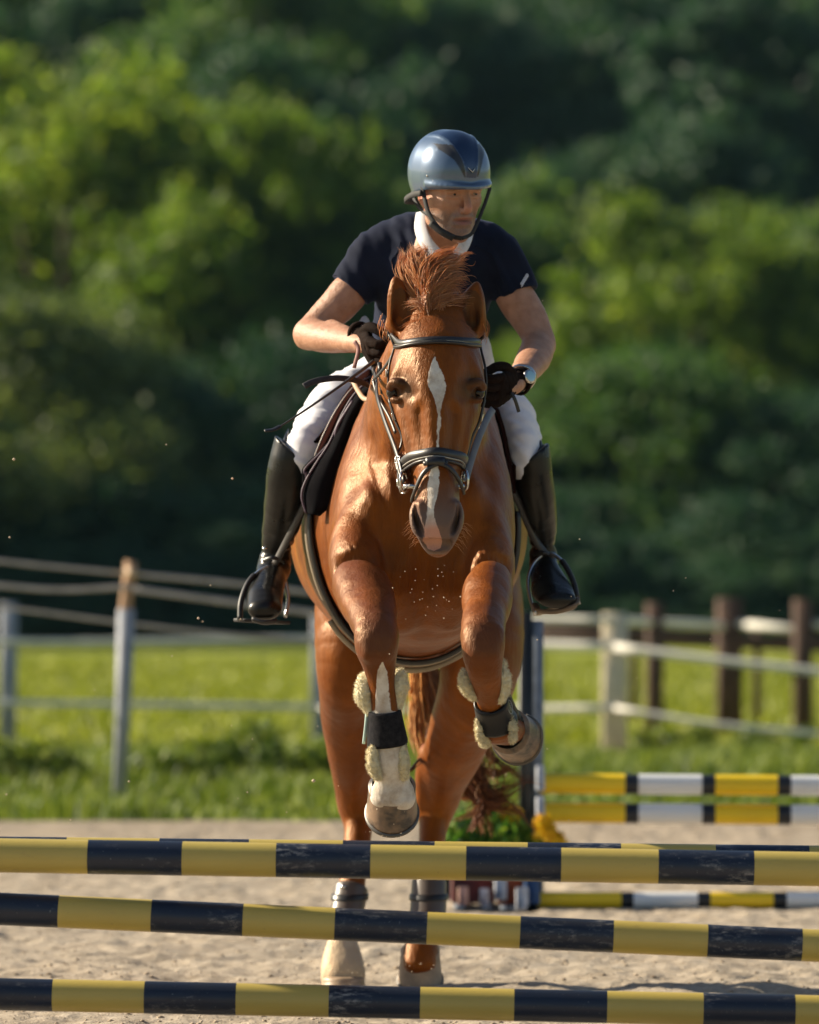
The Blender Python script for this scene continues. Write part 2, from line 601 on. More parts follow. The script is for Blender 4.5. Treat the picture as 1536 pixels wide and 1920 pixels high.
def leafquads(p, d, size, r, name='leaves'):
    n = len(p)
    t = r.normal(size=(n, 3)); nn = d * .9 + .8 * r.normal(size=(n, 3)); nn /= np.linalg.norm(nn, axis=1)[:, None]
    t -= nn * (t * nn).sum(1)[:, None]; t /= np.linalg.norm(t, axis=1)[:, None]
    b = np.cross(nn, t)
    s = size * r.uniform(.6, 1.3, (n, 1))
    V = np.stack([p - t * s, p + b * s * .45 - t * s * .1, p + t * s, p - b * s * .45 - t * s * .1], 1).reshape(-1, 3)
    k = np.arange(n)[:, None] * 4
    me = mesh_np(name, V, k + [0, 1, 2, 3], False)
    attr(me, 'rnd', np.repeat(r.random(n), 4))
    return me

r = np.random.default_rng(3)
for i, (px, Y, h, w, lab) in enumerate([
        (60, 16.2, .34, .42, 'low dark leafy weed clump at the left edge of the grass bank'),
        (330, 16.6, .32, .34, 'dark leafy weed clump just right of the leaning pale post'),
        (440, 17.4, .36, .30, 'taller weed clump in the middle of the left grass bank'),
        (560, 16.8, .30, .34, 'dark weed clump on the bank left of the hind legs'),
        (1260, 23.5, .22, .42, 'low green weed clump at the foot of the first brown post'),
        (1440, 24.0, .24, .50, 'wide green weed clump between the two right brown posts')]):
    x = P(px, 1400, Y)[0]
    ps, ds = [], []
    for k in range(9):
        c0 = np.array([x + r.uniform(-w, w) * .6, Y + r.uniform(-w, w) * .5, float(H(x, Y)) + h * r.uniform(.25, .7)])
        a, b = leafball(110, c0, h * .33, .03, r, .4)
        ps.append(a); ds.append(b)
    o = obj('weed_clump', leafquads(np.vstack(ps), np.vstack(ds), .035, r), M_BLADE2)
    tag(o, lab, 'weeds', 'weed clumps on the grass bank')

# --- trees
M_BARK = simple('bark', (.09, .065, .045), .9, .4, 6, .6, 12, .03)
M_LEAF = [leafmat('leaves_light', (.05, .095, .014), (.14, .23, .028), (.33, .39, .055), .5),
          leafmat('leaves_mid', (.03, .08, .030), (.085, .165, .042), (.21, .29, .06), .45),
          leafmat('leaves_shade_tone', (.014, .048, .034), (.034, .090, .056), (.085, .155, .070), .38),  # teal shade of the wood put into the leaf colour
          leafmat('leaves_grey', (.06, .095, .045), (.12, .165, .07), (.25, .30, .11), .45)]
M_FAR = M_LEAF[2]

def make_tree(seed, h, rx, base, nclump, nleaf, size, tall=1.0):
    r = np.random.default_rng(seed)
    ps, ds = [], []
    C = []
    hc = (h - base) / 2; zc = base + hc
    for i in range(nclump):
        d = r.normal(size=3); d /= np.linalg.norm(d)
        if d[2] < -.2: d[2] *= .5
        q = r.uniform(.35, .95) ** .6
        wid = rx * (1 - .28 * max(0, d[2]))
        C.append((np.array([d[0] * wid * q, d[1] * wid * q, zc + d[2] * hc * q * .9]), r.uniform(.09, .26) * rx))
    w = np.array([c[1] ** 2 for c in C]); w /= w.sum()
    for (c, rad), q in zip(C, w):
        n = int(nleaf * q)
        a, b = leafball(n, c, np.array([rad, rad, rad * .8]), size, r, .35, .30)
        ps.append(a); ds.append(b)
    crown = leafquads(np.vstack(ps), np.vstack(ds), size, r, 'crown')
    mb = MB()
    th = zc
    path = cat([[0, 0, -.4], [r.uniform(-.1, .1), 0, th * .35], [r.uniform(-.3, .3), r.uniform(-.2, .2), th * .7], [0, 0, th * 1.25]], 5)
    tube(mb, path, np.linspace(.045, .012, len(path)) * h * .6, 9)
    for c, rad in C[:14]:
        z0 = r.uniform(.35, .75) * th
        p = cat([[0, 0, z0], (np.array([0, 0, z0]) + c) / 2 + [0, 0, -.1 * rx], c], 4)
        tube(mb, p, np.linspace(.018, .004, len(p)) * h * .6, 5)
    V = np.concatenate(mb.v)
    trunk = mesh_np('trunk', V, [np.concatenate(mb.q), np.concatenate(mb.t)])
    return crown, trunk

PROTO = [make_tree(101, 12, 5.2, 1.0, 110, 34000, .16), make_tree(102, 10, 4.4, .3, 90, 30000, .15),
         make_tree(103, 13, 4.0, 1.6, 100, 30000, .16), make_tree(104, 6.5, 4.0, -.3, 80, 26000, .11),
         make_tree(105, 11, 5.6, .2, 120, 34000, .17)]
_cm = {}
def tree(kind, x, y, height, leaf, label, cat_='tree', name='broadleaf_tree', wide=1.0, rot=None, group='trees on the wooded slope behind the meadow'):
    crown, trunk = PROTO[kind]
    h0 = [12, 10, 13, 6.5, 11][kind]
    s = height / h0
    key = (kind, leaf)
    if key not in _cm:
        c2 = crown.copy(); c2.materials.clear(); c2.materials.append(M_LEAF[leaf]); _cm[key] = c2
    t = empty(name, (x, y, float(H(x, y)) - .05), label, cat_, group)
    if name == 'undergrowth_shrub': t.location.z -= .55
    t.scale = (s * wide, s * wide, s)
    t.rotation_euler = (0, 0, random.uniform(0, 6.28) if rot is None else rot)
    c = bpy.data.objects.new('crown', _cm[key]); COL.objects.link(c); c.parent = t
    if not trunk.materials: trunk.materials.append(M_BARK)
    k = bpy.data.objects.new('trunk', trunk); COL.objects.link(k); k.parent = t
    return t

def ptree(kind, px, top, D, leaf, label, wide=1.0, **k):
    x = (px - 768) * D / FPX; y = D - DIST
    ztop = CH + (HZ - top) * D / FPX
    return tree(kind, x, y, ztop - float(H(x, y)), leaf, label, wide=wide, **k)

WOOD = 'trees in the row at the edge of the meadow'
ptree(0, 130, 30, 122, 0, 'tallest bright green broadleaf tree at the upper left, its sunlit top near the picture edge', 1.05, group=WOOD)
ptree(1, 455, 120, 118, 0, 'bright round-topped tree left of the rider, right of the tallest tree', .85, group=WOOD)
ptree(2, 590, 190, 126, 1, 'darker narrow tree peeping out between the bright round tree and the rider', .8, group=WOOD)
ptree(4, 700, 262, 120, 1, 'lower yellow green tree just left of the rider and his helmet', .62, group=WOOD)
ptree(1, 985, 262, 120, 1, 'olive green tree rising just right of the rider and his helmet', .62, group=WOOD)
ptree(0, 1290, 318, 112, 0, 'broad bright green tree at the right edge, level with the rider', .95, group=WOOD)
ptree(2, 1530, 290, 118, 1, 'tree cut off by the right picture edge with a yellowish top', 1.0, group=WOOD)
ptree(3, 60, 505, 101, 3, 'greyish green bush at the left edge in front of the tall trees', 1.15, name='willow_bush', cat_='bush', group=WOOD)
ptree(3, 330, 640, 103, 2, 'dark low bush between the grey bush and the left thigh of the rider', 1.1, name='dark_bush', cat_='bush', group=WOOD)
ptree(3, 620, 600, 106, 2, 'dark bush behind the elbow of the arm with the whip', 1.1, name='dark_bush', cat_='bush', group=WOOD)
ptree(3, 1240, 610, 102, 1, 'wide rounded mid green bush right of the rider at arm height', 1.35, name='round_bush', cat_='bush', group=WOOD)
ptree(3, 1500, 700, 100, 2, 'dark bush at the right edge above the brown posts', 1.2, name='dark_bush', cat_='bush', group=WOOD)
ptree(3, 960, 700, 104, 2, 'dark bush behind the watch arm of the rider', 1.1, name='dark_bush', cat_='bush', group=WOOD)
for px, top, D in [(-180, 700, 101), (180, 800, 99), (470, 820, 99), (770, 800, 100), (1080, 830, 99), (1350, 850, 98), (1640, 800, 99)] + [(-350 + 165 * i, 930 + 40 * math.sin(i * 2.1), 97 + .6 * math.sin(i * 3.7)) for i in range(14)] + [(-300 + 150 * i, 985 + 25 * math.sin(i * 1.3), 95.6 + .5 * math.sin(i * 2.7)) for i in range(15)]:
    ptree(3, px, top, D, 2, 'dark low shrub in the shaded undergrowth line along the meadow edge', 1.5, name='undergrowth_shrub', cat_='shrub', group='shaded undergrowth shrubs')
# wooded hillside behind
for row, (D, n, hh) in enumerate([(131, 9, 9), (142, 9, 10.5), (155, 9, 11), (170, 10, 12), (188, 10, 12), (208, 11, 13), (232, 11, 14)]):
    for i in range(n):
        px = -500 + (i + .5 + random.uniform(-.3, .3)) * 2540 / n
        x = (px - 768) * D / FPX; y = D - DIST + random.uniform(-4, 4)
        sun_tone = random.random()
        lf = 1 if (px < 650 and sun_tone < .75) or sun_tone < .12 else 2
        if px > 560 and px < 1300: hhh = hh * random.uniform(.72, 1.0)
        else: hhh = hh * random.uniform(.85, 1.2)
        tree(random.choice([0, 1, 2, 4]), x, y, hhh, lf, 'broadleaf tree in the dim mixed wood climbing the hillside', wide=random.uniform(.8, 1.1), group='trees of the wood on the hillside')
# neighbours outside the frame on the sun side keep the meadow edge in shade
for px, D, hh, lf in [(-420, 112, 12, 0), (-760, 110, 11, 1), (-1100, 114, 13, 1), (-420, 99, 5.5, 2), (-760, 99, 5, 2), (-620, 95, 11, 1), (-950, 93, 12, 1), (-1350, 96, 13, 1), (-1700, 92, 12, 1)]:
    x = (px - 768) * D / FPX
    tree(0 if hh > 6 else 3, x, D - DIST, hh, lf, 'tree of the meadow edge standing beyond the left picture edge', group='trees beyond the left picture edge')

# the wood goes on to both sides of the frame
for D, hh in [(131, 9), (148, 11), (170, 12), (200, 13)]:
    for px in list(range(-1500, -520, 300)) + list(range(2180, 3150, 300)):
        x = (px + random.uniform(-60, 60) - 768) * D / FPX
        tree(random.choice([0, 1, 2, 4]), x, D - DIST + random.uniform(-4, 4), hh, random.choice([1, 2]), 'tree of the hillside wood standing beyond the edge of the picture', wide=random.uniform(.9, 1.15), group='hillside trees outside the frame')
for px, D, hh, lf in [(1860, 112, 10, 1), (2200, 115, 11, 0), (2600, 112, 10, 1)]:
    tree(0, (px - 768) * D / FPX, D - DIST, hh, lf, 'tree of the meadow edge standing beyond the right picture edge', group='trees beyond the right picture edge')
for px in list(range(-1300, -380, 230)) + list(range(1950, 2900, 230)):
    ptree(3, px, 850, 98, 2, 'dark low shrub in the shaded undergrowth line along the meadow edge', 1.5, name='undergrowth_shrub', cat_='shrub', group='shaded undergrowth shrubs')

# --- fences
M_WHITEPOST = simple('weathered_white_plastic', (.27, .29, .34), .6, .15, 8)
M_PALEPOST = simple('pale_concrete_post', (.62, .54, .40), .85, .15, 10, .3, 40)
M_WOOD = simple('dark_stained_wood', (.085, .045, .030), .8, .35, 7, .5, 30, .01)
M_WOOD2 = simple('tan_wood', (.36, .22, .13), .8, .3, 9, .4, 30, .01)
M_TAPE = simple('fence_tape', (.80, .77, .70), .7, .1, 9)
M_TAPE2 = simple('brown_tape', (.46, .42, .40), .7, .15, 9)

def post(mb, base, top, w, d=None, bev=.008):
    base = np.array(base, float); top = np.array(top, float); d = d or w
    path = np.linspace(base, top, 2)
    h, g = w / 2, d / 2; b = bev
    prof = [[-h + b, -g], [h - b, -g], [h, -g + b], [h, g - b], [h - b, g], [-h + b, g], [-h, g - b], [-h, -g + b]]
    v, q, t = sweep(path, np.array(prof), nrm=(0, -1, 0))
    mb.add(v, q, t)

def gx(px, Y): return (px - 768) * (DIST + Y) / FPX
def tape(parent, pts, h, m, name='tape'):
    mb = MB()
    p = cat(pts, 4)
    e = .004
    v, q, t = sweep(p, np.array([[-h / 2, -e], [h / 2, -e], [h / 2, e], [-h / 2, e]]), nrm=(0, -1, 0))
    mb.add(v, q, t)
    return mb.build(name, m, parent, False)

# far paddock fence with pale posts and tape
Yf = 23.2
fence = empty('tape_fence', (0, Yf, 0), 'electric tape fence with pale posts standing in the meadow behind the horse', 'fence')
for px, top, ww, mt in [(-560, 1165, .1, M_WHITEPOST), (15, 1130, .115, M_WHITEPOST), (598, 1150, .105, M_WHITEPOST), (1152, 1150, .17, M_PALEPOST)]:
    Yp = Yf if px < 1100 else 22.4
    x = gx(px, Yp); mb = MB()
    post(mb, (x, Yp, float(H(x, Yp)) - .1), (x + .005, Yp, P(px, top, Yp)[2]), ww)
    mb.build('post', mt, fence)
tape(fence, [P(-560, 1195, Yf - .08), P(15, 1203, Yf - .08), P(300, 1202, Yf - .08), P(598, 1197, Yf - .08)], .045, M_TAPE)
tape(fence, [P(-560, 1315, Yf - .08), P(15, 1318, Yf - .08), P(598, 1326, Yf - .08)], .045, M_TAPE)
tape(fence, [P(598, 1197, Yf - .09), P(900, 1205, Yf - .5), P(1152, 1213, 22.25)], .06, M_TAPE)
tape(fence, [P(598, 1330, Yf - .09), P(900, 1330, Yf - .5), P(1152, 1327, 22.25)], .045, M_TAPE)
tape(fence, [P(1152, 1213, 22.24), P(1350, 1238, 22.0), P(1600, 1266, 21.8)], .055, M_TAPE)
tape(fence, [P(1152, 1327, 22.24), P(1350, 1358, 22.0), P(1600, 1382, 21.8)], .035, M_TAPE)
tape(fence, [P(598, 1170, Yf - .09), P(900, 1160, Yf - .5), P(1152, 1163, 22.25)], .05, M_TAPE)

# nearer leaning post and its slack tapes
Yn = 14.7
nf = empty('slack_fence', (0, Yn, 0), 'nearer slack tape fence with one leaning brown topped pale post, left of the horse', 'fence')
mb = MB(); xb = gx(222, Yn)
tube(mb, np.array([[xb, Yn, float(H(xb, Yn)) - .15], P(236, 1138, Yn), P(246, 1052, Yn)]), [.030, .036, .036], 10)
mb.build('post', M_WOOD2, nf)
mb = MB()
pz = [np.array([xb, Yn, float(H(xb, Yn)) + .01]), P(231, 1330, Yn), P(237, 1142, Yn)]
tube(mb, np.array(pz), [.036, .042, .048], 12)
mb.build('post_sleeve', M_WHITEPOST, nf)
mb = MB(); tube(mb, np.array([P(246, 1084, Yn - .07), P(246, 1064, Yn - .07)]), [.03, .03], 10)
tube(mb, np.array([P(246, 1078, Yn + .06), P(246, 1078, Yn - .11)]), [.022, .02], 10)
mb.build('insulator', simple('insulator_tan', (.6, .42, .26), .5), nf)
tape(nf, [P(-300, 1010, Yn - .05), P(0, 1052, Yn - .05), P(246, 1076, Yn - .05)], .022, M_TAPE2)
tape(nf, [P(246, 1076, Yn - .052), P(420, 1092, Yn), P(640, 1118, Yn)], .026, M_TAPE2)
tape(nf, [P(-300, 1070, Yn - .05), P(0, 1098, Yn - .05), P(120, 1106, Yn - .05), P(246, 1100, Yn - .05)], .026, M_TAPE2)
tape(nf, [P(246, 1104, Yn - .052), P(400, 1125, Yn), P(640, 1156, Yn)], .032, M_TAPE2)
tape(nf, [P(-300, 1100, Yn + .4), P(0, 1138, Yn + .4), P(400, 1188, Yn + .4), P(640, 1205, Yn + .4)], .022, M_TAPE2)

# brown post and rail fence on the right
Yb = 27.0
bf = empty('wooden_fence', (2, Yb, 0), 'dark brown wooden post fence with pale upper rail at the right', 'fence')
bp = [(1228, 1130, 26.5, .135), (1368, 1122, 27.5, .20), (1506, 1124, 26.9, .15), (1640, 1122, 27, .15)]
for px, top, Y, w in bp:
    x = gx(px, Y); mb = MB()
    post(mb, (x, Y, float(H(x, Y)) - .1), (x, Y, P(px, top, Y)[2]), w, w * .9, .02)
    mb.build('post', M_WOOD, bf)
for a, b in zip([(1165, 1165, 26.0)] + [(p[0], 1168, p[2]) for p in bp], [(p[0], 1168 + 7 * i, p[2]) for i, p in enumerate(bp)]):
    mb = MB(); tube(mb, np.linspace(P(a[0], a[1], a[2] + .01), P(b[0], b[1], b[2] + .01), 3), [.032] * 3, 8)
    mb.build('rail', M_TAPE, bf)
mb = MB(); p = np.linspace(P(1000, 1188, 31), P(1700, 1218, 31), 6)
v, q, t = sweep(p, np.array([[-.06, -.02], [.06, -.02], [.06, .02], [-.06, .02]]), nrm=(0, -1, 0)); mb.add(v, q, t)
mb.build('board', M_WOOD, bf, False)
for px in (1010, 1190, 1420, 1600):
    x = gx(px, 31.05); mb = MB(); post(mb, (x, 31.05, float(H(x, 31)) - .1), (x, 31.05, P(px, 1180, 31)[2]), .07)
    mb.build('stake', M_WOOD, bf)

# --- the jump in the background
m = N('pole_yellow'); m.set(col=m.mix(m.ramp(m.noise(8, 4), (.5, 0), (.75, .3)), (.88, .60, .012), (.66, .42, .02)), rough=.45); M_PY = m.m
m = N('pole_white'); m.set(col=m.mix(m.ramp(m.noise(8, 4), (.5, 0), (.75, .3)), (.78, .79, .80), (.55, .54, .5)), rough=.45); M_PW = m.m
m = N('pole_black'); m.set(col=(.012, .014, .02), rough=.4); M_PK = m.m

def pole(name, p1, p2, r, bounds, mats, seq, label, group, sag=0.0, sides=40, cat_='pole'):
    """bounds: positions (m) along the pole of the band edges; seq: material index of each band"""
    p1 = np.array(p1, float); p2 = np.array(p2, float); L = np.linalg.norm(p2 - p1); d = (p2 - p1) / L
    st = []
    eds = [0.0] + [b for b in bounds if 0.02 < b < L - .02] + [L]
    ts = [0]; mi = []
    for a, b, s_ in zip(eds[:-1], eds[1:], seq):
        for k in range(3):
            ts.append(a + (b - a) * (k + 1) / 3); mi.append(s_)
    ts = np.array(ts)
    path = p1 + d * ts[:, None]; path[:, 2] -= sag * 4 * (ts / L) * (1 - ts / L)
    ends = np.ones(len(ts))
    v, q, t = sweep(path, circ(sides, r), cap=True)
    me = mesh_np(name, v, [q, t])
    idx = np.concatenate([np.repeat(mi, sides), [mi[0], mi[-1]] * sides]).astype(np.int32)
    o = obj(name, me, mats)
    me.polygons.foreach_set('material_index', idx)
    o.data.set_sharp_from_angle(angle=1.0)
    return tag(o, label, cat_, group)

Yj = 6.7
for (py, pr, dx, lab, dY) in [(1469, 19, 1, 'upper yellow and white pole with black bands of the far jump', 0), (1524, 19, 2, 'second yellow and white pole, just under the upper one of the far jump', 0),
                          (1681, 15.5, 3, 'yellow and white ground pole lying on the sand at the far jump', -.3)]:
    x0 = 1012 if dx < 3 else 985
    ed = [1172, 1197, 1316, 1341, 1458, 1483, 1600, 1625, 1742, 1767, 1884, 1909, 2026, 2051, 2170] if dx < 3 else [1165, 1188, 1308, 1332, 1450, 1475, 1592, 1617, 1735, 1760, 1878, 1902, 2020, 2044, 2165]
    Y = Yj + dY; s = FPX / (DIST + Y)
    ed = [(e - x0) / s for e in ed]
    rr = R(pr, Y)
    z = P(0, py, Y)[2] if dx < 3 else rr + .012
    a = np.array([gx(x0, Y), Y, z]); b = a + [ed[-1] + .02, 0, -.02 if dx < 3 else 0]
    pole('jump_pole', a, b, rr, ed, [M_PY, M_PK, M_PW], ([0, 1, 2, 1] * 5)[:len(ed)], lab, 'poles of the far yellow and white jump', sides=24)

M_BLACK = simple('black_metal', (.012, .014, .016), .45)
M_GREYM = simple('grey_metal', (.16, .19, .24), .45)
M_LWHITE = simple('chalky_white', (.50, .53, .60), .6)
def standard(px, Y, tall, label, white=True):
    x = gx(px, Y)
    o = empty('jump_standard', (x, Y, 0), label, 'jump stand', 'stands of the far jump')
    mb = MB(); post(mb, (x - .022, Y, .0), (x - .022, Y, tall), .05, .06, .005); mb.build('post', M_BLACK, o)
    mb = MB(); post(mb, (x + .026, Y + .01, .0), (x + .026, Y + .01, tall - .03), .044, .05, .005); mb.build('cup_rail', M_GREYM, o)
    mb = MB(); box(mb, (x - .05, Y - .3, .005), (x + .05, Y + .3, .045), bev=.006); mb.build('foot', M_GREYM, o)
    if white:
        mb = MB()
        for z0 in (P(0, 1482, Y)[2], P(0, 1540, Y)[2]):
            box(mb, (x + .018, Y - .09, z0), (x + .050, Y - .04, z0 + .10), bev=.006)
        mb.build('pole_cup', M_LWHITE, o)
standard(996, 6.72, P(0, 1148, 6.72)[2], 'tall black and grey stand at the near end of the yellow and white poles')
standard(2195, 6.72, 1.2, 'stand at the far right end of the yellow and white poles', False)
# flower box stand between the hind leg and the tall stand
M_RED = simple('dark_red_paint', (.11, .022, .022), .55, .3)
M_ORED = simple('orange_red_paint', (.42, .085, .025), .55, .2)
M_BLUE = simple('blue_paint', (.025, .06, .16), .5, .2)
M_FOL = leafmat('planter_leaves', (.03, .09, .02), (.08, .22, .03), (.38, .48, .05), .4, 4)
M_PETAL = leafmat('yellow_petals', (.75, .42, .01), (.85, .55, .01), (.95, .75, .06), .2, 4)
def planter(x0, x1, Y, ztop, mats_, label, fol=None, flowers=None, spots=()):
    a, b = gx(x0, Y), gx(x1, Y)
    o = empty('flower_box', ((a + b) / 2, Y, 0), label, 'flower box', 'flower boxes under the far jump')
    mb = MB(); box(mb, (a, Y - .09, .03), (b, Y + .09, ztop), bev=.008); mb.build('box', mats_, o)
    mb = MB(); box(mb, (a + .01, Y - .11, .0), (a + .05, Y + .11, .028)); box(mb, (b - .05, Y - .11, .0), (b - .01, Y + .11, .028)); mb.build('foot', M_GREYM, o)
    for (sx, sz, sr, mt) in spots:
        mb = MB(); c = np.array([gx(sx, Y), Y - .097, sz])
        box(mb, c - [sr * .6, .006, sr * 1.1], c + [sr * .6, .006, sr * 1.1], bev=.004); mb.build('painted_board', mt, o)
    rr = np.random.default_rng(int(x0))
    for nm, spec, mt in (('foliage', fol, M_FOL), ('flowers', flowers, M_PETAL)):
        if spec:
            ps, ds = [], []
            for (cx_, cz_, rad, n_) in spec:
                p_, d_ = leafball(n_, np.array([gx(cx_, Y), Y, cz_]), np.array([rad, rad * .8, rad]), .02, rr, .3); ps.append(p_); ds.append(d_)
            obj(nm, leafquads(np.vstack(ps), np.vstack(ds), .018, rr, nm), mt, o)
z = lambda py, Y: float(P(0, py, Y)[2])
planter(846, 928, 6.5, .17, M_RED, 'dark red flower box with leafy green plants under the far jump',
        fol=[(870, .30, .075, 600), (900, .29, .08, 600), (925, .36, .07, 500), (885, .22, .07, 400), (912, .22, .07, 400)], flowers=[(935, .37, .05, 120)],
        spots=[(908, .055, .032, M_LWHITE), (868, .06, .034, simple('pink_disc', (.5, .3, .25), .6))])
planter(932, 978, 6.46, .17, M_ORED, 'orange red flower box next to the black stand',
        fol=[(950, .30, .08, 600), (965, .26, .08, 600), (945, .21, .06, 300)], flowers=[(955, .36, .05, 90)], spots=[(938, .09, .04, M_LWHITE)])
planter(982, 1012, 6.40, .15, M_BLUE, 'small blue flower box with a white disc right of the black stand',
        flowers=[(1025, .30, .045, 320), (1042, .265, .04, 260), (1018, .335, .035, 160)], fol=[(1015, .22, .06, 260)], spots=[(978, .055, .040, M_LWHITE)])
mb = MB(); xk = gx(839, 6.9); box(mb, (xk - .022, 6.88, 0), (xk + .022, 6.92, .40), bev=.004); box(mb, (xk - .03, 6.7, .0), (xk + .03, 7.1, .03), bev=.004)
tag(mb.build('short_stand', M_BLACK), 'short black stand just right of the hind leg behind the flower boxes', 'jump stand')

# --- the jump in front: navy and straw yellow poles
def polepaint(name, base, dark, chip, seed, scr=.55):
    m = N(name)
    g = m.noise(5, 5, .6); fine = m.noise(90, 5, .75, m.scale((.35, 1, 1)))
    scuff = m.noise(7, 5, .7, m.scale((.6, 1, 1)))
    c = m.mix(m.ramp(g, (.35, 0), (.7, .45)), base, dark)
    msk = m.math('MULTIPLY', m.ramp(scuff, (scr - .05, 0), (scr + .09, 1)), m.ramp(fine, (.50, 0), (.62, 1)))
    c = m.mix(m.math('MULTIPLY', msk, .8), c, chip)
    spk = m.ramp(m.noise(170, 2, .5), (.70, 0), (.76, .6))
    c = m.mix(spk, c, chip)
    m.set(col=c, rough=m.ramp(g, (.3, .34), (.7, .5)), spec=.5, nor=m.bump(m.math('ADD', fine, m.math('MULTIPLY', g, 2)), .25, .0015))
    return m.m
M_NAVY = polepaint('navy_paint', (.010, .018, .040), (.006, .009, .016), (.30, .29, .28), 1)
M_STRAW = polepaint('straw_yellow_paint', (.50, .385, .095), (.43, .32, .075), (.26, .18, .08), 2, .66)

def front_pole(py0, py1, r_px, edges, Y, first, label, xl=-1.82, xr=1.86, Yr=None, sag=0.0):
    s = FPX / (DIST + Y)
    z0 = P(0, py0, Y)[2]; z1 = P(0, py1, Y)[2]
    sl = (z1 - z0) / (1536 / s); xa = -768 / s
    a = np.array([xl, Y + .02, z0 + sl * (xl - xa)]); b = np.array([xr, Y - .02, z0 + sl * (xr - xa)])
    st = edges[1] - edges[0]
    e = list(edges)
    k = first
    while (e[0] - st - 768) / s > xl + .06: e.insert(0, e[0] - st); k = 1 - k
    while (e[-1] + st - 768) / s < xr - .06: e.append(e[-1] + st)
    c = np.linalg.norm(b - a) / (xr - xl)
    bd = [((q - 768) / s - xl) * c for q in e]
    return pole('jump_pole', a, b, r_px / s, bd, [M_NAVY, M_STRAW], [(k + i) % 2 for i in range(len(bd) + 1)], label, 'navy and yellow poles of the front jump', sides=56, sag=sag)
POLES = [front_pole(1604.5, 1629.5, 32.2, [165, 342, 518, 695, 874, 1052, 1234, 1413], 0.0, 1, 'topmost navy and straw yellow pole at the front of the jump'),
         front_pole(1705, 1773, 30.5, [110, 284, 456, 628, 801, 975, 1150, 1326, 1503], 0.0, 0, 'middle navy and yellow pole sloping down to the right, with scuffed paint'),
         front_pole(1865, 1896, 30.3, [99, 271, 443, 617, 788, 964, 1138, 1318, 1490], 0.0, 0, 'lowest navy and yellow pole close to the sand'),
         front_pole(1599, 1615, 30, [125, 299, 467, 643, 815, 989, 1164, 1341, 1516], 0.42, 0, 'rear navy and yellow pole hardly showing above the topmost front pole')]
M_STD = simple('white_wing_paint', (.7, .7, .68), .5, .1, 8)
for sx, Y, lab in ((-1.78, 0.0, 'front left white stand carrying three poles'), (1.82, 0.0, 'front right white stand carrying three poles'),
                   (-1.78, .42, 'rear left white stand carrying the single rear pole'), (1.82, .42, 'rear right white stand carrying the single rear pole')):
    o = empty('jump_stand', (sx, Y, 0), lab, 'jump stand', 'white stands of the front jump')
    off = .12 if sx < 0 else -.12
    yy = Y + (.085 if Y == 0 else .085)
    mb = MB(); box(mb, (sx - .03, yy - .03, .03), (sx + .03, yy + .03, 1.25), bev=.006); mb.build('post', M_STD, o)
    mb = MB(); box(mb, (sx - .04, yy - .06 if Y == 0 else yy - .1, 0), (sx + .04, yy + .24, .03), bev=.006); box(mb, (sx - .3, yy - .02, 0), (sx + .3, yy + .02, .028)); mb.build('foot', M_STD, o)
    s = FPX / (DIST + Y)
    for (p0, p1, rp) in ([(1604.5, 1629.5, 32.2), (1705, 1773, 30.5), (1865, 1896, 30.3)] if Y == 0 else [(1599, 1615, 30)]):
        za = P(0, p0, Y)[2]; zb = P(0, p1, Y)[2]; zz = za + (zb - za) / (1536 / s) * (sx + 768 / s)
        rr = rp / s + .003
        mb = MB(); a = np.linspace(math.radians(200), math.radians(350), 9)
        pth = np.stack([0 * a + sx, (Y) + np.cos(a) * -rr, zz + np.sin(a) * rr], 1)
        v, q, t = sweep(pth, np.array([[-.025, 0], [.025, 0], [.025, .004], [-.025, .004]]), nrm=np.stack([0 * a, np.cos(a) * -1, np.sin(a)], 1))
        mb.add(v, q, t)
        mb.build('pole_cup', M_GREYM, o, False)

# --- summer air between here and the wooded hillside
hz_ = MB(); box(hz_, (-920, -420, -2.0), (920, 1520, 62))
m = bpy.data.materials.new('air'); m.use_nodes = True; m.node_tree.nodes.clear()
o_ = m.node_tree.nodes.new('ShaderNodeOutputMaterial'); v_ = m.node_tree.nodes.new('ShaderNodeVolumePrincipled')
v_.inputs['Color'].default_value = (.45, .80, .95, 1); v_.inputs['Density'].default_value = .00009; v_.inputs['Anisotropy'].default_value = 0.0
m.node_tree.links.new(v_.outputs[0], o_.inputs['Volume'])
tag(hz_.build('haze', m, smooth=False), kind='stuff')

# ================================================================== HORSE
hx = axis(-.40, -.20, .0062, .32, .0040, .42, .0062)
hy = axis(.34, 1.0, .0055, 1.5, .009, 3.36, .016)
hz = axis(.02, 1.25, .0058, 1.42, .0046, 1.52, .0036, 2.16, .0042)
B = Vox(hx, hy, hz)
def st(rows, k=.02, **kw):
    """rows (px, py, Y, a_px, b_m)"""
    B.stroke([(P(x, y, Y), R(a, Y), b) for x, y, Y, a, b in rows], k, **kw)

# barrel, chest and quarters
st([(790, 985, 1.50, 160, .33), (778, 990, 1.8, 186, .38), (768, 990, 2.1, 218, .378), (766, 985, 2.4, 222, .36), (772, 965, 2.7, 205, .33), (780, 955, 2.95, 170, .30), (785, 965, 3.12, 110, .22)], .03)
st([(790, 960, 1.40, 140, .24), (792, 1060, 1.40, 142, .20), (792, 1125, 1.48, 118, .115)], .08)
# neck
st([(812, 632, .99, 70, .12), (802, 690, 1.10, 82, .155), (798, 760, 1.28, 106, .20), (796, 820, 1.42, 120, .25), (794, 900, 1.52, 138, .28)], .05)
# shoulders
st([(702, 800, 1.62, 30, .10), (688, 900, 1.50, 36, .13), (671, 1000, 1.34, 39, .13), (668, 1060, 1.2, 42, .11)], .05)
st([(898, 800, 1.62, 28, .10), (908, 900, 1.50, 34, .13), (916, 1000, 1.34, 40, .14), (916, 1060, 1.2, 44, .11)], .07)
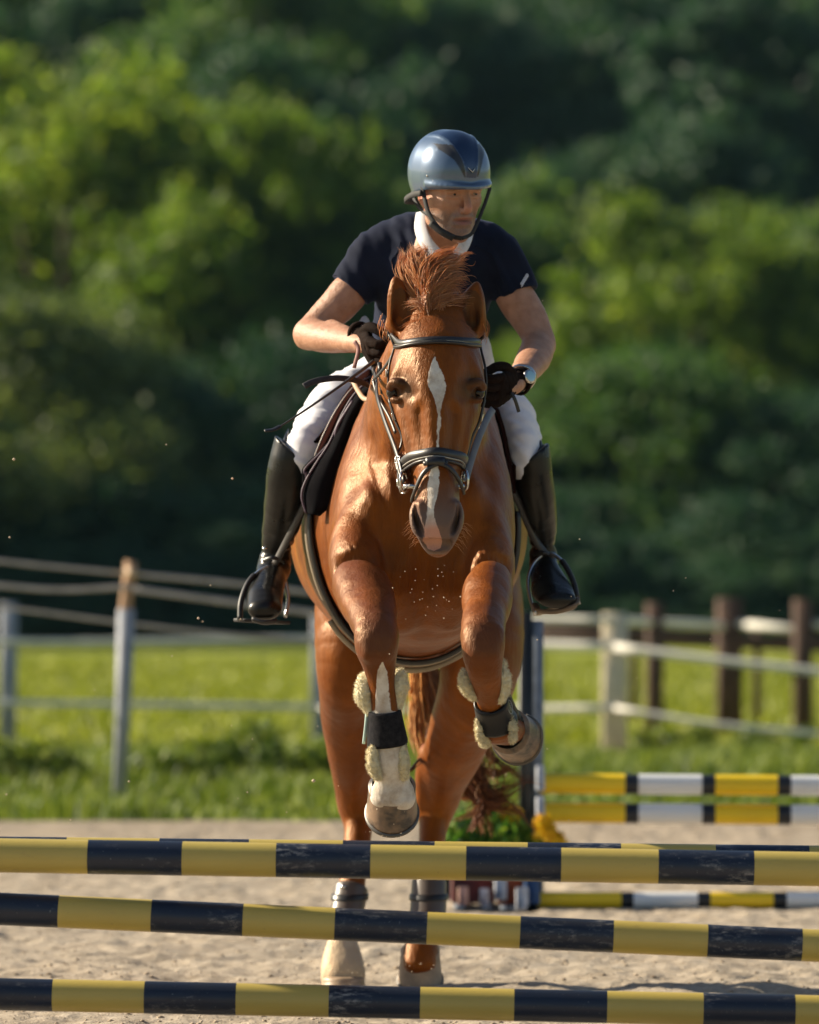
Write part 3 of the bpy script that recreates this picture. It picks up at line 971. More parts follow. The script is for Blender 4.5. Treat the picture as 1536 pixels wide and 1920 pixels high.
# pectorals and breast groove
st([(742, 1020, 1.22, 46, .06), (738, 1100, 1.20, 44, .055), (745, 1150, 1.28, 36, .05)], .05)
st([(848, 1020, 1.22, 46, .06), (852, 1100, 1.20, 44, .055), (842, 1150, 1.28, 36, .05)], .05)
st([(795, 1010, 1.12, 5, .018), (795, 1120, 1.13, 5, .018)], .05, sub=True)
st([(725, 930, 1.2, 40, .05), (700, 985, 1.22, 46, .05)], .06)
st([(870, 930, 1.2, 34, .05), (880, 985, 1.22, 40, .05)], .06)
# neck muscle furrows
st([(690, 850, 1.20, 6, .03), (716, 930, 1.12, 6, .03), (735, 980, 1.10, 5, .02)], .04, sub=True)
# forelegs
st([(662, 1040, 1.22, 44, .10), (672, 1085, 1.05, 51, .088), (690, 1135, .84, 49, .070), (705, 1180, .68, 43, .058), (707, 1212, .645, 42, .052), (711, 1245, .66, 33, .042), (716, 1290, .672, 25, .034), (722, 1350, .685, 25, .035), (730, 1405, .70, 32, .043), (734, 1430, .705, 34, .045), (735, 1465, .72, 33, .04), (735, 1492, .735, 43, .052)], .03, res=4)
st([(922, 1045, 1.22, 42, .10), (917, 1090, 1.05, 47, .088), (911, 1140, .84, 44, .070), (907, 1185, .68, 42, .058), (906, 1215, .645, 42, .052), (908, 1250, .66, 35, .044), (915, 1290, .72, 27, .036), (925, 1335, .80, 26, .036), (934, 1362, .845, 37, .046), (943, 1368, .885, 38, .044), (953, 1366, .93, 38, .045)], .03, res=4)
# muscles of the forearm, knee bones
st([(650, 1085, 1.02, 20, .05), (664, 1140, .84, 17, .04)], .03)
st([(712, 1100, .96, 18, .04), (722, 1150, .78, 14, .03)], .03)
st([(940, 1090, 1.02, 14, .045), (934, 1150, .82, 12, .03)], .03)
st([(890, 1110, .93, 16, .04), (888, 1155, .78, 12, .03)], .03)
for c, s_ in ((706, 1), (907, -1)):
    st([(c - 20, 1188, .640, 16, .022), (c - 19, 1205, .626, 15, .02)], .022)
    st([(c + 20, 1188, .640, 16, .022), (c + 19, 1207, .626, 15, .02)], .022)
    st([(c - 12, 1226, .612, 14, .018)], .02); st([(c + 13, 1226, .612, 14, .018)], .02)
    st([(c + 27 * s_, 1200, .68, 15, .03)], .02)
# creases over the elbows, hollows of the breast
st([(640, 1062, 1.055, 5, .018), (668, 1046, 1.035, 5, .022), (704, 1050, 1.025, 5, .022), (738, 1082, 1.035, 5, .022)], .06, sub=True)
st([(876, 1100, 1.035, 5, .022), (892, 1064, 1.02, 5, .024), (922, 1048, 1.03, 5, .022), (950, 1060, 1.06, 5, .018)], .05, sub=True)
st([(728, 870, 1.12, 5, .02), (742, 950, 1.07, 6, .024), (758, 1020, 1.07, 6, .02)], .06, sub=True)
st([(872, 880, 1.16, 4, .02), (862, 960, 1.10, 5, .022), (850, 1020, 1.08, 5, .02)], .03, sub=True)
# tendons and veins standing out
for gd in ([(664, 1110, .885), (676, 1150, .725), (690, 1178, .63)], [(712, 1108, .83), (716, 1145, .71), (712, 1172, .62)], [(655, 1130, .86), (668, 1172, .72)],
           [(896, 1110, .84), (898, 1150, .70), (900, 1175, .62)], [(930, 1105, .88), (926, 1150, .72), (918, 1178, .64)],
           [(668, 940, 1.24), (676, 1000, 1.16)]):
    p_ = []
    for q_ in gd:
        p_.append((P(*q_), .0045, .0045))
    B.stroke(p_, .008)
# furrow between forearm and breast
st([(742, 1060, 1.0, 5, .05), (768, 1140, .98, 6, .05)], .04, sub=True)
st([(862, 1075, 1.0, 5, .05), (846, 1140, .98, 6, .05)], .04, sub=True)
# hind legs
st([(705, 1060, 2.85, 110, .22), (672, 1180, 2.66, 84, .17), (652, 1265, 2.62, 58, .12), (651, 1330, 2.72, 49, .085), (656, 1400, 2.82, 45, .07), (664, 1460, 2.92, 38, .06), (669, 1515, 2.98, 34, .062), (672, 1560, 2.95, 26, .045), (662, 1640, 2.86, 24, .035), (649, 1720, 2.79, 25, .036), (644, 1765, 2.73, 29, .044), (643, 1795, 2.70, 38, .052), (644, 1822, 2.67, 43, .056), (644, 1838, 2.66, 42, .052)], .05, res=4)
st([(860, 1060, 2.85, 110, .22), (900, 1190, 2.66, 84, .17), (895, 1280, 2.62, 70, .13), (868, 1360, 2.72, 62, .09), (848, 1420, 2.82, 56, .072), (832, 1470, 2.92, 44, .06), (820, 1515, 2.98, 36, .062), (812, 1560, 2.95, 27, .045), (806, 1640, 2.86, 25, .035), (802, 1720, 2.79, 27, .036), (792, 1765, 2.73, 31, .046), (789, 1785, 2.70, 34, .046), (788, 1806, 2.68, 32, .042)], .05, res=4)
st([(645, 1488, 3.0, 12, .03), (646, 1512, 3.02, 11, .03)], .03)
st([(798, 1415, 2.86, 12, .035), (792, 1450, 2.9, 12, .03), (788, 1515, 2.98, 9, .025)], .03)
st([(780, 1150, 2.8, 110, .14), (780, 1215, 2.85, 60, .08)], .08)
# head
st([(819, 590, .90, 52, .085), (820, 640, .845, 74, .112), (818, 690, .80, 79, .13), (818, 735, .775, 77, .138), (819, 790, .74, 64, .125), (819, 845, .705, 54, .098), (819, 900, .665, 43, .078), (819, 950, .63, 42, .066), (820, 985, .615, 44, .060), (820, 1008, .612, 35, .046)], .05, res=4)
st([(819, 650, .745, 38, .03), (819, 760, .665, 30, .03), (819, 860, .625, 26, .028), (819, 940, .585, 24, .026), (820, 985, .568, 24, .024)], .035)   # nasal bone
for s_ in (-1, 1):
    X_ = lambda d: 819 + s_ * d
    st([(X_(50), 668, .75, 13, .018), (X_(66), 695, .735, 13, .018), (X_(76), 716, .735, 12, .018)], .025)     # brow ridge
    st([(X_(60), 690, .79, 22, .04), (X_(65), 730, .79, 20, .045), (X_(57), 770, .76, 16, .04)], .03)            # orbit and cheek
    st([(X_(52), 735, .640, 9, .022), (X_(60), 700, .66, 5, .012)], .025, sub=True)                            # hollow beside the bone
    st([(X_(58), 731, .698, 9, .008), (X_(66), 721, .690, 11, .010), (X_(77), 717, .700, 10, .011), (X_(86), 726, .716, 7, .009)], .008)      # upper lid
    st([(X_(60), 745, .700, 6, .007), (X_(70), 751, .698, 6, .007), (X_(80), 750, .706, 5, .007)], .008)       # lower lid
    st([(X_(62), 775, .72, 9, .02), (X_(56), 820, .695, 7, .018), (X_(50), 850, .68, 6, .014)], .02)            # facial crest
    st([(X_(34), 775, .625, 6, .018), (X_(33), 810, .612, 7, .020), (X_(29), 845, .60, 6, .016)], .03, sub=True)
    st([(X_(40), 950, .590, 7, .016), (X_(46), 968, .580, 6, .018), (X_(42), 988, .572, 5.5, .018), (X_(31), 1004, .566, 6, .014)], .012)       # outer nostril rim
    st([(X_(31), 950, .572, 7, .014), (X_(27), 975, .560, 7, .012), (X_(21), 1000, .558, 8, .012)], .016)      # inner rim
    st([(X_(40), 955, .556, 2.4, .020), (X_(39), 972, .550, 3.4, .026), (X_(33), 988, .548, 3.0, .024), (X_(26), 1000, .548, 2.0, .016)], .004, sub=True)   # nostril
st([(806, 1012, .578, 16, .022), (834, 1012, .578, 16, .022)], .02)       # upper lip
st([(820, 1026, .60, 22, .018), (820, 1030, .62, 20, .022)], .014)        # lower lip, chin
st([(795, 1021, .57, 3, .02), (845, 1021, .57, 3, .02)], .006, sub=True)
st([(755, 860, .73, 8, .02), (762, 910, .68, 8, .02)], .02)
# poll and ears
st([(790, 600, .87, 24, .05), (850, 600, .87, 24, .05)], .04)
def ear(rows, inner, w):
    st(rows, .02, w=w); st(inner, .008, w=w, sub=True)
ear([(748, 612, .86, 24, .032), (748, 582, .85, 25, .030), (747, 555, .845, 23, .026), (744, 532, .845, 14, .016), (741, 521, .845, 5, .007)],
    [(751, 600, .815, 15, .030), (753, 578, .80, 18.5, .032), (751, 555, .802, 16.5, .026), (746, 535, .812, 8, .016)], (1, .25, 0))
ear([(888, 614, .86, 24, .032), (887, 586, .85, 25, .030), (887, 562, .845, 22, .026), (891, 545, .845, 13, .016), (894, 533, .845, 5, .007)],
    [(886, 603, .815, 14, .030), (886, 582, .80, 17.5, .032), (888, 562, .802, 15, .026), (891, 547, .812, 7.5, .016)], (1, -.25, 0))

HV, HQ = B.mesh()
del B
# skin wrinkles and veins: fine relief in the geometry
HN = vnormals(HV, HQ)
qx, qy = pxz(HV)
def n3(v, s, seed):
    return vnoise(v[:, 0] * .8 + v[:, 1] * .6, v[:, 2] + v[:, 1] * .33, s, seed) - .5
HW = HV * [1, 1, .42]
bumpy = .009 * n3(HW, .075, 21) + .0022 * n3(HV, .035, 22)
HV = HV + HN * bumpy[:, None]
HS = Snap(HV, HQ)
me = mesh_np('horse_body', HV, HQ)
fr = (HV[:, 1] < .80) & (qy > 640) & (qy < 1040)
# blaze: centre and half width along the face, in pixels
by = [655, 668, 685, 705, 722, 740, 757, 768, 780, 792, 805, 830, 860, 885, 905, 930, 950, 968, 985, 1000, 1015, 1028, 1036]
bc = [816, 815, 815, 817, 820, 823, 823, 823, 824, 824, 822, 821, 818, 815, 813, 811, 808, 807, 808, 810, 812, 813, 813]
bw = [-8, 1, 8, 16, 18, 12, 6, 4, 3, 4.5, 3, 2.5, 4, 9, 11, 10, 7, 7, 12, 16, 18, 12, -8]
cen = np.interp(qy, by, bc); hw = np.interp(qy, by, bw)
white = np.where(fr & (np.abs(qx - 819) < 60) & (HN[:, 1] < -.2), hw - np.abs(qx - cen), -30)
sock1 = (HV[:, 1] < .86) & (qx < 800) & (qy > 1225) & (qy < 1520)
strip = np.interp(qy, [1232, 1245, 1262, 1290, 1330], [-6, 3, 11, 13, 15]) - np.abs(qx - 717)
full = np.interp(qy, [1330, 1345], [-10, 30])
white = np.maximum(white, np.where(sock1, np.maximum(strip * np.where(HN[:, 1] < 0, 1, -1), full), -30))
hind = (HV[:, 1] > 2.3) & (qx < 720) & (qy > 1650)
white = np.maximum(white, np.where(hind, (qy - 1735) / 2, -30))
attr(me, 'white', white / 10)
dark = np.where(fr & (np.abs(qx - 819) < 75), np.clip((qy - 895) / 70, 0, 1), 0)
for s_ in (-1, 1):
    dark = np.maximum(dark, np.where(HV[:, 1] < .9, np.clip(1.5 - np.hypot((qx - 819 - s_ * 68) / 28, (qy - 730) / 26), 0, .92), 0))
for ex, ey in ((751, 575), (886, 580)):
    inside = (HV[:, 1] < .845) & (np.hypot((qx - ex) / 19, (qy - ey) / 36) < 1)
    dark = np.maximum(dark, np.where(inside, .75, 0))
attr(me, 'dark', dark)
nostril_dark = np.where(fr, np.clip(1.4 - np.hypot((qx - 781 - (qy - 978) * .3) / 3.6, (qy - 978) / 22), 0, 1) + np.clip(1.4 - np.hypot((qx - 857 + (qy - 978) * .3) / 3.6, (qy - 978) / 22), 0, 1), 0)
attr(me, 'nostril_shade', nostril_dark)  # darkness of the nostril openings painted into the colour
knee = np.zeros(len(HV))
for c in (706, 907):
    knee = np.maximum(knee, np.where(HV[:, 1] < .9, np.clip(1.5 - np.hypot((qx - c) / 48, (qy - 1205) / 55), 0, 1), 0))
attr(me, 'knee', knee)

m = N('chestnut_coat')
v1 = m.noise(3.2, 4, .6); v2 = m.noise(22, 4, .65, m.scale((1, 1, .22))); v3 = m.noise(170, 4, .65, m.scale((1, 1, .15)))
c = m.ramp(v1, (.3, (.115, .027, .004)), (.55, (.205, .053, .006)), (.75, (.32, .098, .009)))
c = m.mix(m.ramp(v2, (.4, .50), (.62, 0)), c, (.085, .022, .007))
c = m.mix(m.ramp(m.noise(1.7, 4, .6), (.52, 0), (.72, .45)), c, (.075, .020, .007))
c = m.mix(m.ramp(v3, (.35, .28), (.6, 0)), c, (.17, .050, .012))
c = m.mix(m.math('MULTIPLY', m.att('knee'), .8), c, (.105, .038, .024))
sepz = m.n('SeparateXYZ'); m.put(sepz.inputs[0], m.tc)
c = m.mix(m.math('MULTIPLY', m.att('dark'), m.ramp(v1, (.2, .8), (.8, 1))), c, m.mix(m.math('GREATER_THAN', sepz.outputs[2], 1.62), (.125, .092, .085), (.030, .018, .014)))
edge = m.math('ADD', m.att('white'), m.math('MULTIPLY', m.math('SUBTRACT', m.noise(150, 3, .7, m.scale((1, 1, .3))), .5), .8))
wm = m.ramp(edge, (.42, 0), (.58, 1))
wm.node.color_ramp.elements[0].position = 0.0; wm.node.color_ramp.elements[1].position = 0.10
sep = m.n('SeparateXYZ'); m.put(sep.inputs[0], m.tc)
pink = m.n('MapRange'); m.put(pink.inputs[0], sep.outputs[2])
zz = float(P(0, 965, .57)[2])
pink.inputs[1].default_value = zz; pink.inputs[2].default_value = zz - .04; pink.clamp = True
lowz = m.n('MapRange'); m.put(lowz.inputs[0], sep.outputs[2]); lowz.inputs[1].default_value = 1.25; lowz.inputs[2].default_value = 1.27
pk = m.math('MULTIPLY', pink.outputs[0], lowz.outputs[0])
wcol = m.mix(m.ramp(m.noise(22, 5, .65), (.42, 0), (.66, .75)), (.68, .64, .58), (.38, .29, .21))
wcol = m.mix(pk, wcol, (.52, .27, .21))
du = m.n('MapRange'); m.put(du.inputs[0], sep.outputs[2]); du.inputs[1].default_value = .34; du.inputs[2].default_value = .12
wcol = m.mix(m.math('MULTIPLY', du.outputs[0], .85), wcol, (.50, .37, .23))
c = m.mix(wm, c, wcol)
c = m.mix(m.att('nostril_shade'), c, (.02, .014, .013))
m.set(col=c, rough=m.ramp(v2, (.3, .33), (.7, .47)), spec=.50, stint=(1, .52, .18, 1), sheen=.0,
      nor=m.bump(v3, .7, .0030, m.bump(v2, .45, .010, m.bump(m.noise(7, 3, .5), .35, .03))), coat=.0, coatr=.35)
M_COAT = m.m
horse = empty('horse', (0, 1.9, 0), 'chestnut horse with a white blaze clearing the navy and yellow poles', 'horse')
obj('body', me, M_COAT, horse)

# eyes
m = N('horse_eye'); m.set(col=(.014, .006, .004), rough=.12, spec=.45); M_HEYE = m.m
def ball(mb, c, r, n=16, k=10, sq=(1, 1, 1)):
    th = np.linspace(0, math.pi, k + 1); V = []
    for t_ in th:
        for j in range(n):
            a = 2 * math.pi * j / n
            V.append([math.sin(t_) * math.cos(a) * r * sq[0], math.sin(t_) * math.sin(a) * r * sq[1], math.cos(t_) * r * sq[2]])
    V = np.array(V) + c
    q = [[i * n + j, (i + 1) * n + j, (i + 1) * n + (j + 1) % n, i * n + (j + 1) % n] for i in range(k) for j in range(n)]
    mb.add(V, q)
for s_ in (-1, 1):
    mb = MB(); ball(mb, P(817 + s_ * 79, 736, .736), .0200); mb.build('eye', M_HEYE, horse)

# hooves
m = N('hoof_horn'); g = m.noise(40, 4, .6, m.scale((1, 1, 3))); g2 = m.noise(9, 3)
g2 = m.noise(16, 3)
m.set(col=m.mix(m.ramp(g2, (.42, 0), (.60, .9)), m.ramp(g, (.3, (.040, .032, .028)), (.7, (.10, .078, .062))), (.26, .17, .11)), rough=.40, nor=m.bump(g, .4, .002)); M_HOOF = m.m
m = N('hoof_pale'); g = m.noise(40, 4, .6, m.scale((1, 1, 3)))
m.set(col=m.ramp(g, (.3, (.26, .17, .10)), (.7, (.46, .34, .23))), rough=.45, nor=m.bump(g, .4, .002)); M_HOOF2 = m.m
M_HOOF2D = simple('dusty_hoof', (.36, .27, .19), .7, .3, 14)
M_SHOE = simple('horseshoe_steel', (.12, .11, .10), .5, .2, metal=.6)
def hoof(center, down, toe, r0, r1, h, mt):
    """center of the coronet ring, direction to the sole, direction of the toe"""
    d = vn(down); t = vn(np.array(toe) - d * np.dot(toe, d)); s_ = np.cross(d, t)
    n = 40; rows = []
    for k, f in enumerate([-.10, -.03, 0, .12, .35, .65, .93, 1.0]):
        r = r0 * (.86 if k == 0 else .97 if k == 1 else 1.03 if k == 2 else 1) if f <= 0 else r0 + (r1 - r0) * f
        a = np.arange(n) * 2 * math.pi / n
        rx = np.cos(a) * r * .95; ry = np.sin(a) * r
        ry = np.where(ry < 0, ry * .80, ry * 1.08)
        hh = h * f * (1 - .26 * np.clip(-np.sin(a), 0, 1)) + r * .02 * np.sin(a * 3) * 0
        cc = np.array(center) + t * (f * h * .32)
        rows.append(cc + s_ * rx[:, None] + t * ry[:, None] + d * hh[:, None])
    V = np.vstack(rows)
    q = [[i * n + j, i * n + (j + 1) % n, (i + 1) * n + (j + 1) % n, (i + 1) * n + j] for i in range(len(rows) - 1) for j in range(n)]
    c0 = rows[-1].mean(0) - d * .012
    inner = c0 + (rows[-1] - rows[-1].mean(0)) * .55
    V = np.vstack([V, inner, c0 + d * .004]); b = (len(rows) - 1) * n; e = b + n
    q += [[b + j, b + (j + 1) % n, e + (j + 1) % n, e + j] for j in range(n)]
    tt = [[e + j, e + (j + 1) % n, e + n] for j in range(n)]
    o = obj('hoof', mesh_np('hoof', V, [np.array(q), np.array(tt)]), mt, horse)
    mb = MB(); ring = rows[-1][5:-14] if False else np.array([rows[-1][j % n] for j in range(-6, 27)])
    ring = ring + d * .004 - (ring - ring.mean(0)) * .07
    v, q2, t2 = sweep(ring, np.array([[-.010, -.004], [.010, -.004], [.010, .004], [-.010, .004]]), nrm=d); mb.add(v, q2, t2)
    mb.build('horseshoe', M_SHOE, o, False)
hoof(P(735, 1474, .745), (0, .74, -.67), (0, -.67, -.74), R(46, .735), R(51, .735), .080, M_HOOF)
hoof(P(950, 1364, .925), (.26, .96, .04), (.20, -.01, -.97), R(45, .955), R(51, .955), .085, M_HOOF)
hoof(P(644, 1834, 2.66), (0, -.05, -1), (0, -1, 0), R(42, 2.66), R(46, 2.62), .055, M_HOOF2)
hoof(P(788, 1782, 2.71), (0, .45, -.89), (0, -.89, -.45), R(38, 2.66), R(44, 2.62), .088, M_HOOF2D)

# --- hair
m = N('mane_hair'); f = m.att('rnd')
m.set(col=m.ramp(f, (.0, (.26, .08, .02)), (.4, (.52, .20, .055)), (.75, (.74, .38, .14)), (1.0, (.90, .66, .44))), rough=.42, spec=.5, sheen=.2)
tr = m.n('BsdfTranslucent'); m.put(tr.inputs[0], (.75, .34, .10)); mx = m.n('MixShader'); mx.inputs[0].default_value = .42
m.t.links.new(m.b.outputs[0], mx.inputs[1]); m.t.links.new(tr.outputs[0], mx.inputs[2]); m.t.links.new(mx.outputs[0], m.t.nodes['Material Output'].inputs[0])
M_HAIR = m.m
m = N('tail_hair'); f = m.att('rnd')
m.set(col=m.ramp(f, (.0, (.045, .016, .010)), (.5, (.20, .070, .030)), (1.0, (.78, .42, .16))), rough=.45, spec=.4)
tr = m.n('BsdfTranslucent'); m.put(tr.inputs[0], m.mix(1, m.ramp(f, (0, .3), (1, 1.0)), (.9, .5, .16), 'MULTIPLY')); mx = m.n('MixShader'); mx.inputs[0].default_value = .35
m.t.links.new(m.b.outputs[0], mx.inputs[1]); m.t.links.new(tr.outputs[0], mx.inputs[2]); m.t.links.new(mx.outputs[0], m.t.nodes['Material Output'].inputs[0])
M_TAIL = m.m

def hair(mb, guide, n, spread, thick, jit=.3, seed=0, taper=.15, clump=1.0, dirs=None):
    """strands following guide (rows of points); spread at root .. tip"""
    r = np.random.default_rng(seed)
    g = cat(guide, 6); L = len(g); t = np.linspace(0, 1, L)
    T = np.gradient(g, axis=0); T /= np.linalg.norm(T, axis=1)[:, None] + 1e-9
    s0, s1 = spread
    for i in range(n):
        o = r.normal(size=3); o2 = r.normal(size=3)
        w = (s0 + (s1 - s0) * t)[:, None]
        p = g + o * w * .6 + o2 * w * jit * np.sin(t * math.pi * r.uniform(.6, 1.8) + r.uniform(0, 3))[:, None]
        e = int(L * r.uniform(.72, 1.0)); p = p[:max(e, 4)]
        rad = thick * r.uniform(.6, 1.4) * np.interp(np.linspace(0, 1, len(p)), [0, .5, 1], [.9, 1, taper])
        v, q, tt = sweep(p, circ(3), scale=rad)
        mb.add(v, q, tt, a=float(np.clip(r.normal(.5, .22), 0, 1)))

mb = MB(); k = 100
# forelock: tuft thrown upwards between the ears
fl = [
    ([(800, 610, .83), (783, 568, .84), (762, 530, .86), (752, 500, .88), (757, 480, .90), (750, 470, .92)], 110, (.007, .007)),
    ([(798, 606, .83), (788, 565, .83), (768, 540, .85), (757, 515, .88), (752, 488, .91)], 80, (.006, .008)),
    ([(804, 560, .82), (782, 520, .83), (772, 492, .86), (788, 475, .90), (805, 478, .93)], 120, (.008, .010)),
    ([(800, 545, .82), (780, 500, .83), (775, 475, .87), (768, 455, .92)], 70, (.006, .006)),
    ([(800, 520, .82), (795, 490, .83), (800, 470, .87), (790, 452, .92)], 50, (.006, .006)),
    ([(806, 570, .82), (798, 530, .81), (806, 500, .83), (835, 482, .86), (862, 484, .9), (874, 478, .93)], 150, (.010, .012)),
    ([(808, 572, .82), (806, 535, .80), (824, 508, .82), (852, 500, .85), (872, 506, .88)], 150, (.010, .012)),
    ([(810, 575, .82), (812, 545, .80), (835, 525, .81), (860, 520, .84), (876, 532, .87)], 140, (.009, .012)),
    ([(812, 580, .82), (818, 556, .80), (842, 542, .81), (872, 540, .84)], 110, (.008, .012)),
    ([(812, 590, .81), (814, 570, .79), (840, 560, .80), (868, 558, .82), (894, 556, .84)], 110, (.008, .008)),
    ([(810, 600, .81), (812, 585, .79), (838, 574, .80), (864, 576, .82), (884, 574, .84)], 70, (.007, .007)),
    ([(806, 610, .80), (803, 588, .785), (790, 572, .785), (772, 568, .80), (760, 572, .82)], 80, (.008, .008)),
    ([(804, 540, .80), (801, 575, .78), (805, 605, .77), (812, 630, .755)], 70, (.008, .003)),
    ([(822, 550, .80), (826, 585, .78), (820, 612, .77), (818, 634, .755)], 50, (.007, .003)),
    ([(812, 606, .80), (808, 575, .80), (800, 545, .82), (798, 515, .84)], 120, (.012, .008)),
    ([(814, 606, .80), (822, 575, .80), (832, 550, .82), (850, 530, .84)], 120, (.012, .010)),
    ([(800, 500, .84), (822, 478, .86), (846, 470, .9), (862, 455, .95)], 50, (.007, .004)),
    ([(850, 495, .85), (868, 478, .87), (880, 474, .9), (894, 478, .93)], 10, (.003, .003))]
for gd, n, sp in fl:
    k += 1; hair(mb, [P(*g) for g in gd], int(n * 1.2), (sp[0] * 1.05, sp[1] * 1.15), .0009, .85, k, .10)
# short hair lying over the poll towards both ears
for gd, n in (([(812, 600, .80), (785, 607, .775), (755, 622, .775)], 70), ([(820, 600, .80), (850, 610, .775), (888, 630, .775)], 70),
              ([(905, 600, .85), (910, 625, .86), (906, 650, .87)], 22), ([(727, 600, .87), (722, 620, .88), (730, 640, .87)], 22)):
    k += 1; hair(mb, [P(*g) for g in gd], n, (.016, .014), .0011, .3, k)
mb.build('forelock', M_HAIR, horse, at='rnd')

mb = MB()
for j in range(9):
    t_ = j / 8
    a = np.array([800 - 8 * t_, 600 + 150 * t_, .97 + .42 * t_])
    k += 1
    hair(mb, [P(a[0], a[1] - 60 * (1 - t_), a[2] + .05), P(a[0] + 15, a[1] - 75 * (1 - t_) - 8, a[2] + .06), P(a[0] + 45, a[1] - 45 * (1 - t_), a[2] + .04), P(a[0] + 70, a[1] + 5, a[2])], 45, (.02, .02), .0013, .5, k)
mb.build('mane', M_HAIR, horse, at='rnd')

mb = MB()
tl = [  # hanging golden part between the hind legs, sunlit glow put into its tone
    ([(786, 1235, 3.15), (780, 1300, 3.2), (775, 1370, 3.18), (795, 1430, 3.1)], 55, (.012, .016), .9),
    ([(788, 1235, 3.15), (790, 1300, 3.2), (795, 1370, 3.2), (800, 1440, 3.15)], 60, (.012, .018), .9),
    ([(790, 1240, 3.15), (805, 1310, 3.2), (812, 1380, 3.22), (822, 1450, 3.2)], 55, (.012, .020), .35),
    ([(790, 1240, 3.18), (815, 1320, 3.3), (850, 1400, 3.3), (880, 1450, 3.3), (905, 1475, 3.28)], 90, (.02, .04), .1),
    ([(790, 1230, 3.2), (830, 1330, 3.35), (890, 1420, 3.32), (920, 1480, 3.3), (985, 1462, 3.3), (1030, 1470, 3.3)], 22, (.01, .010), .1),
    ([(880, 1380, 3.3), (930, 1425, 3.3), (965, 1450, 3.3), (985, 1470, 3.3)], 14, (.006, .006), .1),
    ([(840, 1400, 3.3), (880, 1470, 3.3), (915, 1500, 3.28), (950, 1490, 3.25), (990, 1460, 3.25)], 60, (.03, .014), .2),
    ([(840, 1420, 3.3), (870, 1460, 3.3), (905, 1495, 3.28), (885, 1525, 3.25), (840, 1540, 3.25)], 34, (.02, .008), .25),
    ([(860, 1440, 3.3), (900, 1490, 3.3), (905, 1510, 3.28), (890, 1545, 3.25), (875, 1565, 3.25)], 34, (.02, .006), .3),
    ([(870, 1440, 3.3), (905, 1490, 3.3), (900, 1530, 3.28), (906, 1575, 3.25)], 34, (.02, .006), .5),
    ([(880, 1440, 3.3), (910, 1490, 3.3), (912, 1530, 3.28), (928, 1580, 3.25)], 26, (.02, .005), .4),
    ([(880, 1440, 3.3), (915, 1500, 3.3), (950, 1520, 3.28), (985, 1522, 3.25)], 30, (.02, .008), .3),
    ([(870, 1440, 3.3), (900, 1490, 3.3), (940, 1500, 3.28), (970, 1520, 3.25), (1000, 1560, 3.25)], 16, (.02, .005), .3),
    ([(770, 1445, 2.6), (782, 1430, 2.7), (790, 1420, 2.9), (800, 1400, 3.1), (800, 1350, 3.15)], 12, (.004, .004), .1),
    ([(790, 1240, 3.2), (840, 1330, 3.3), (905, 1400, 3.3), (900, 1470, 3.28), (935, 1490, 3.25)], 60, (.03, .06), .4),
    ([(850, 1400, 3.3), (890, 1440, 3.3), (930, 1450, 3.3), (960, 1440, 3.28), (975, 1462, 3.25)], 26, (.012, .010), .5),
    ([(850, 1420, 3.3), (865, 1490, 3.3), (900, 1500, 3.3), (960, 1535, 3.28)], 20, (.01, .008), .6)]
for gd, n, sp, tone in tl:
    k += 1
    s0 = len(mb.at)
    hair(mb, [P(*g) for g in gd], n, sp, .0022, .7, k, .2)
    for i in range(s0, len(mb.at)):
        mb.at[i] = np.full_like(mb.at[i], np.clip(mb.at[i][0] * .5 + tone * .7, 0, 1))
mb.build('tail', M_TAIL, horse, at='rnd')
# whiskers
mb = MB(); r = np.random.default_rng(5)
for i in range(46):
    s_ = -1 if i % 2 else 1
    px, py = 819 + s_ * r.uniform(28, 52), r.uniform(975, 1022)
    p0, n_ = HS.near(P(px, py, .60))
    d = np.array([s_ * r.uniform(.6, 1.2), r.uniform(-.5, .2), r.uniform(-.9, .15)]); d /= np.linalg.norm(d)
    L = r.uniform(.015, .04)
    pth = np.array([p0, p0 + d * L * .5 + [0, 0, .002], p0 + d * L + [0, 0, -.006]])
    v, q, t_ = sweep(pth, circ(3), scale=[.0005, .0004, .0002]); mb.add(v, q, t_, a=.9)
tag(mb.build('whiskers', M_HAIR, horse, at='rnd'), kind='stuff')

# ------------------------------------------------------------------ tack
def leather(name, c, rough, coat=.3, bumpy=.25, var=.25):
    m = N(name); g = m.noise(120, 4, .6); g2 = m.noise(9, 4)
    c = np.array(c)
    m.set(col=m.ramp(g2, (.3, tuple(c * (1 - var))), (.7, tuple(c * (1 + var)))), rough=m.ramp(g2, (.3, rough * .8), (.7, rough * 1.25)), spec=.5, coat=coat, coatr=rough * .8, nor=m.bump(g, bumpy, .0008))
    return m.m
M_BRID = leather('dark_brown_leather', (.015, .010, .009), .42, .12)
M_PAD = leather('padded_black_leather', (.016, .013, .014), .40, .18)
M_BLK = leather('black_leather', (.010, .009, .009), .40, .15)
M_SADL = leather('brown_saddle_leather', (.017, .006, .005), .55, .0)
m = N('steel'); m.set(col=(.62, .60, .57), metal=1.0, rough=.22); M_STEEL = m.m
m = N('white_stitch'); m.set(col=(.5, .47, .42), rough=.7); M_STITCH = m.m

def snapstrap(mb, pts, w, t, off=.003, n=7, snap=True, S=None, sm=2):
    """strap along (px,py,Y) points lying on the horse"""
    S = S or HS
    p = cat([P(*q) for q in pts], n); nr = []
    for i in range(len(p)):
        h, nn = S.near(p[i], off)
        if snap: p[i] = h
        nr.append(nn)
    nr = np.array(nr)
    for _ in range(sm):
        p[1:-1] = (p[:-2] + 2 * p[1:-1] + p[2:]) / 4; nr[1:-1] = (nr[:-2] + 2 * nr[1:-1] + nr[2:]) / 4
    v, q, tt = sweep(p, strap_prof(w, t), nrm=nr); mb.add(v, q, tt)
    return p, nr

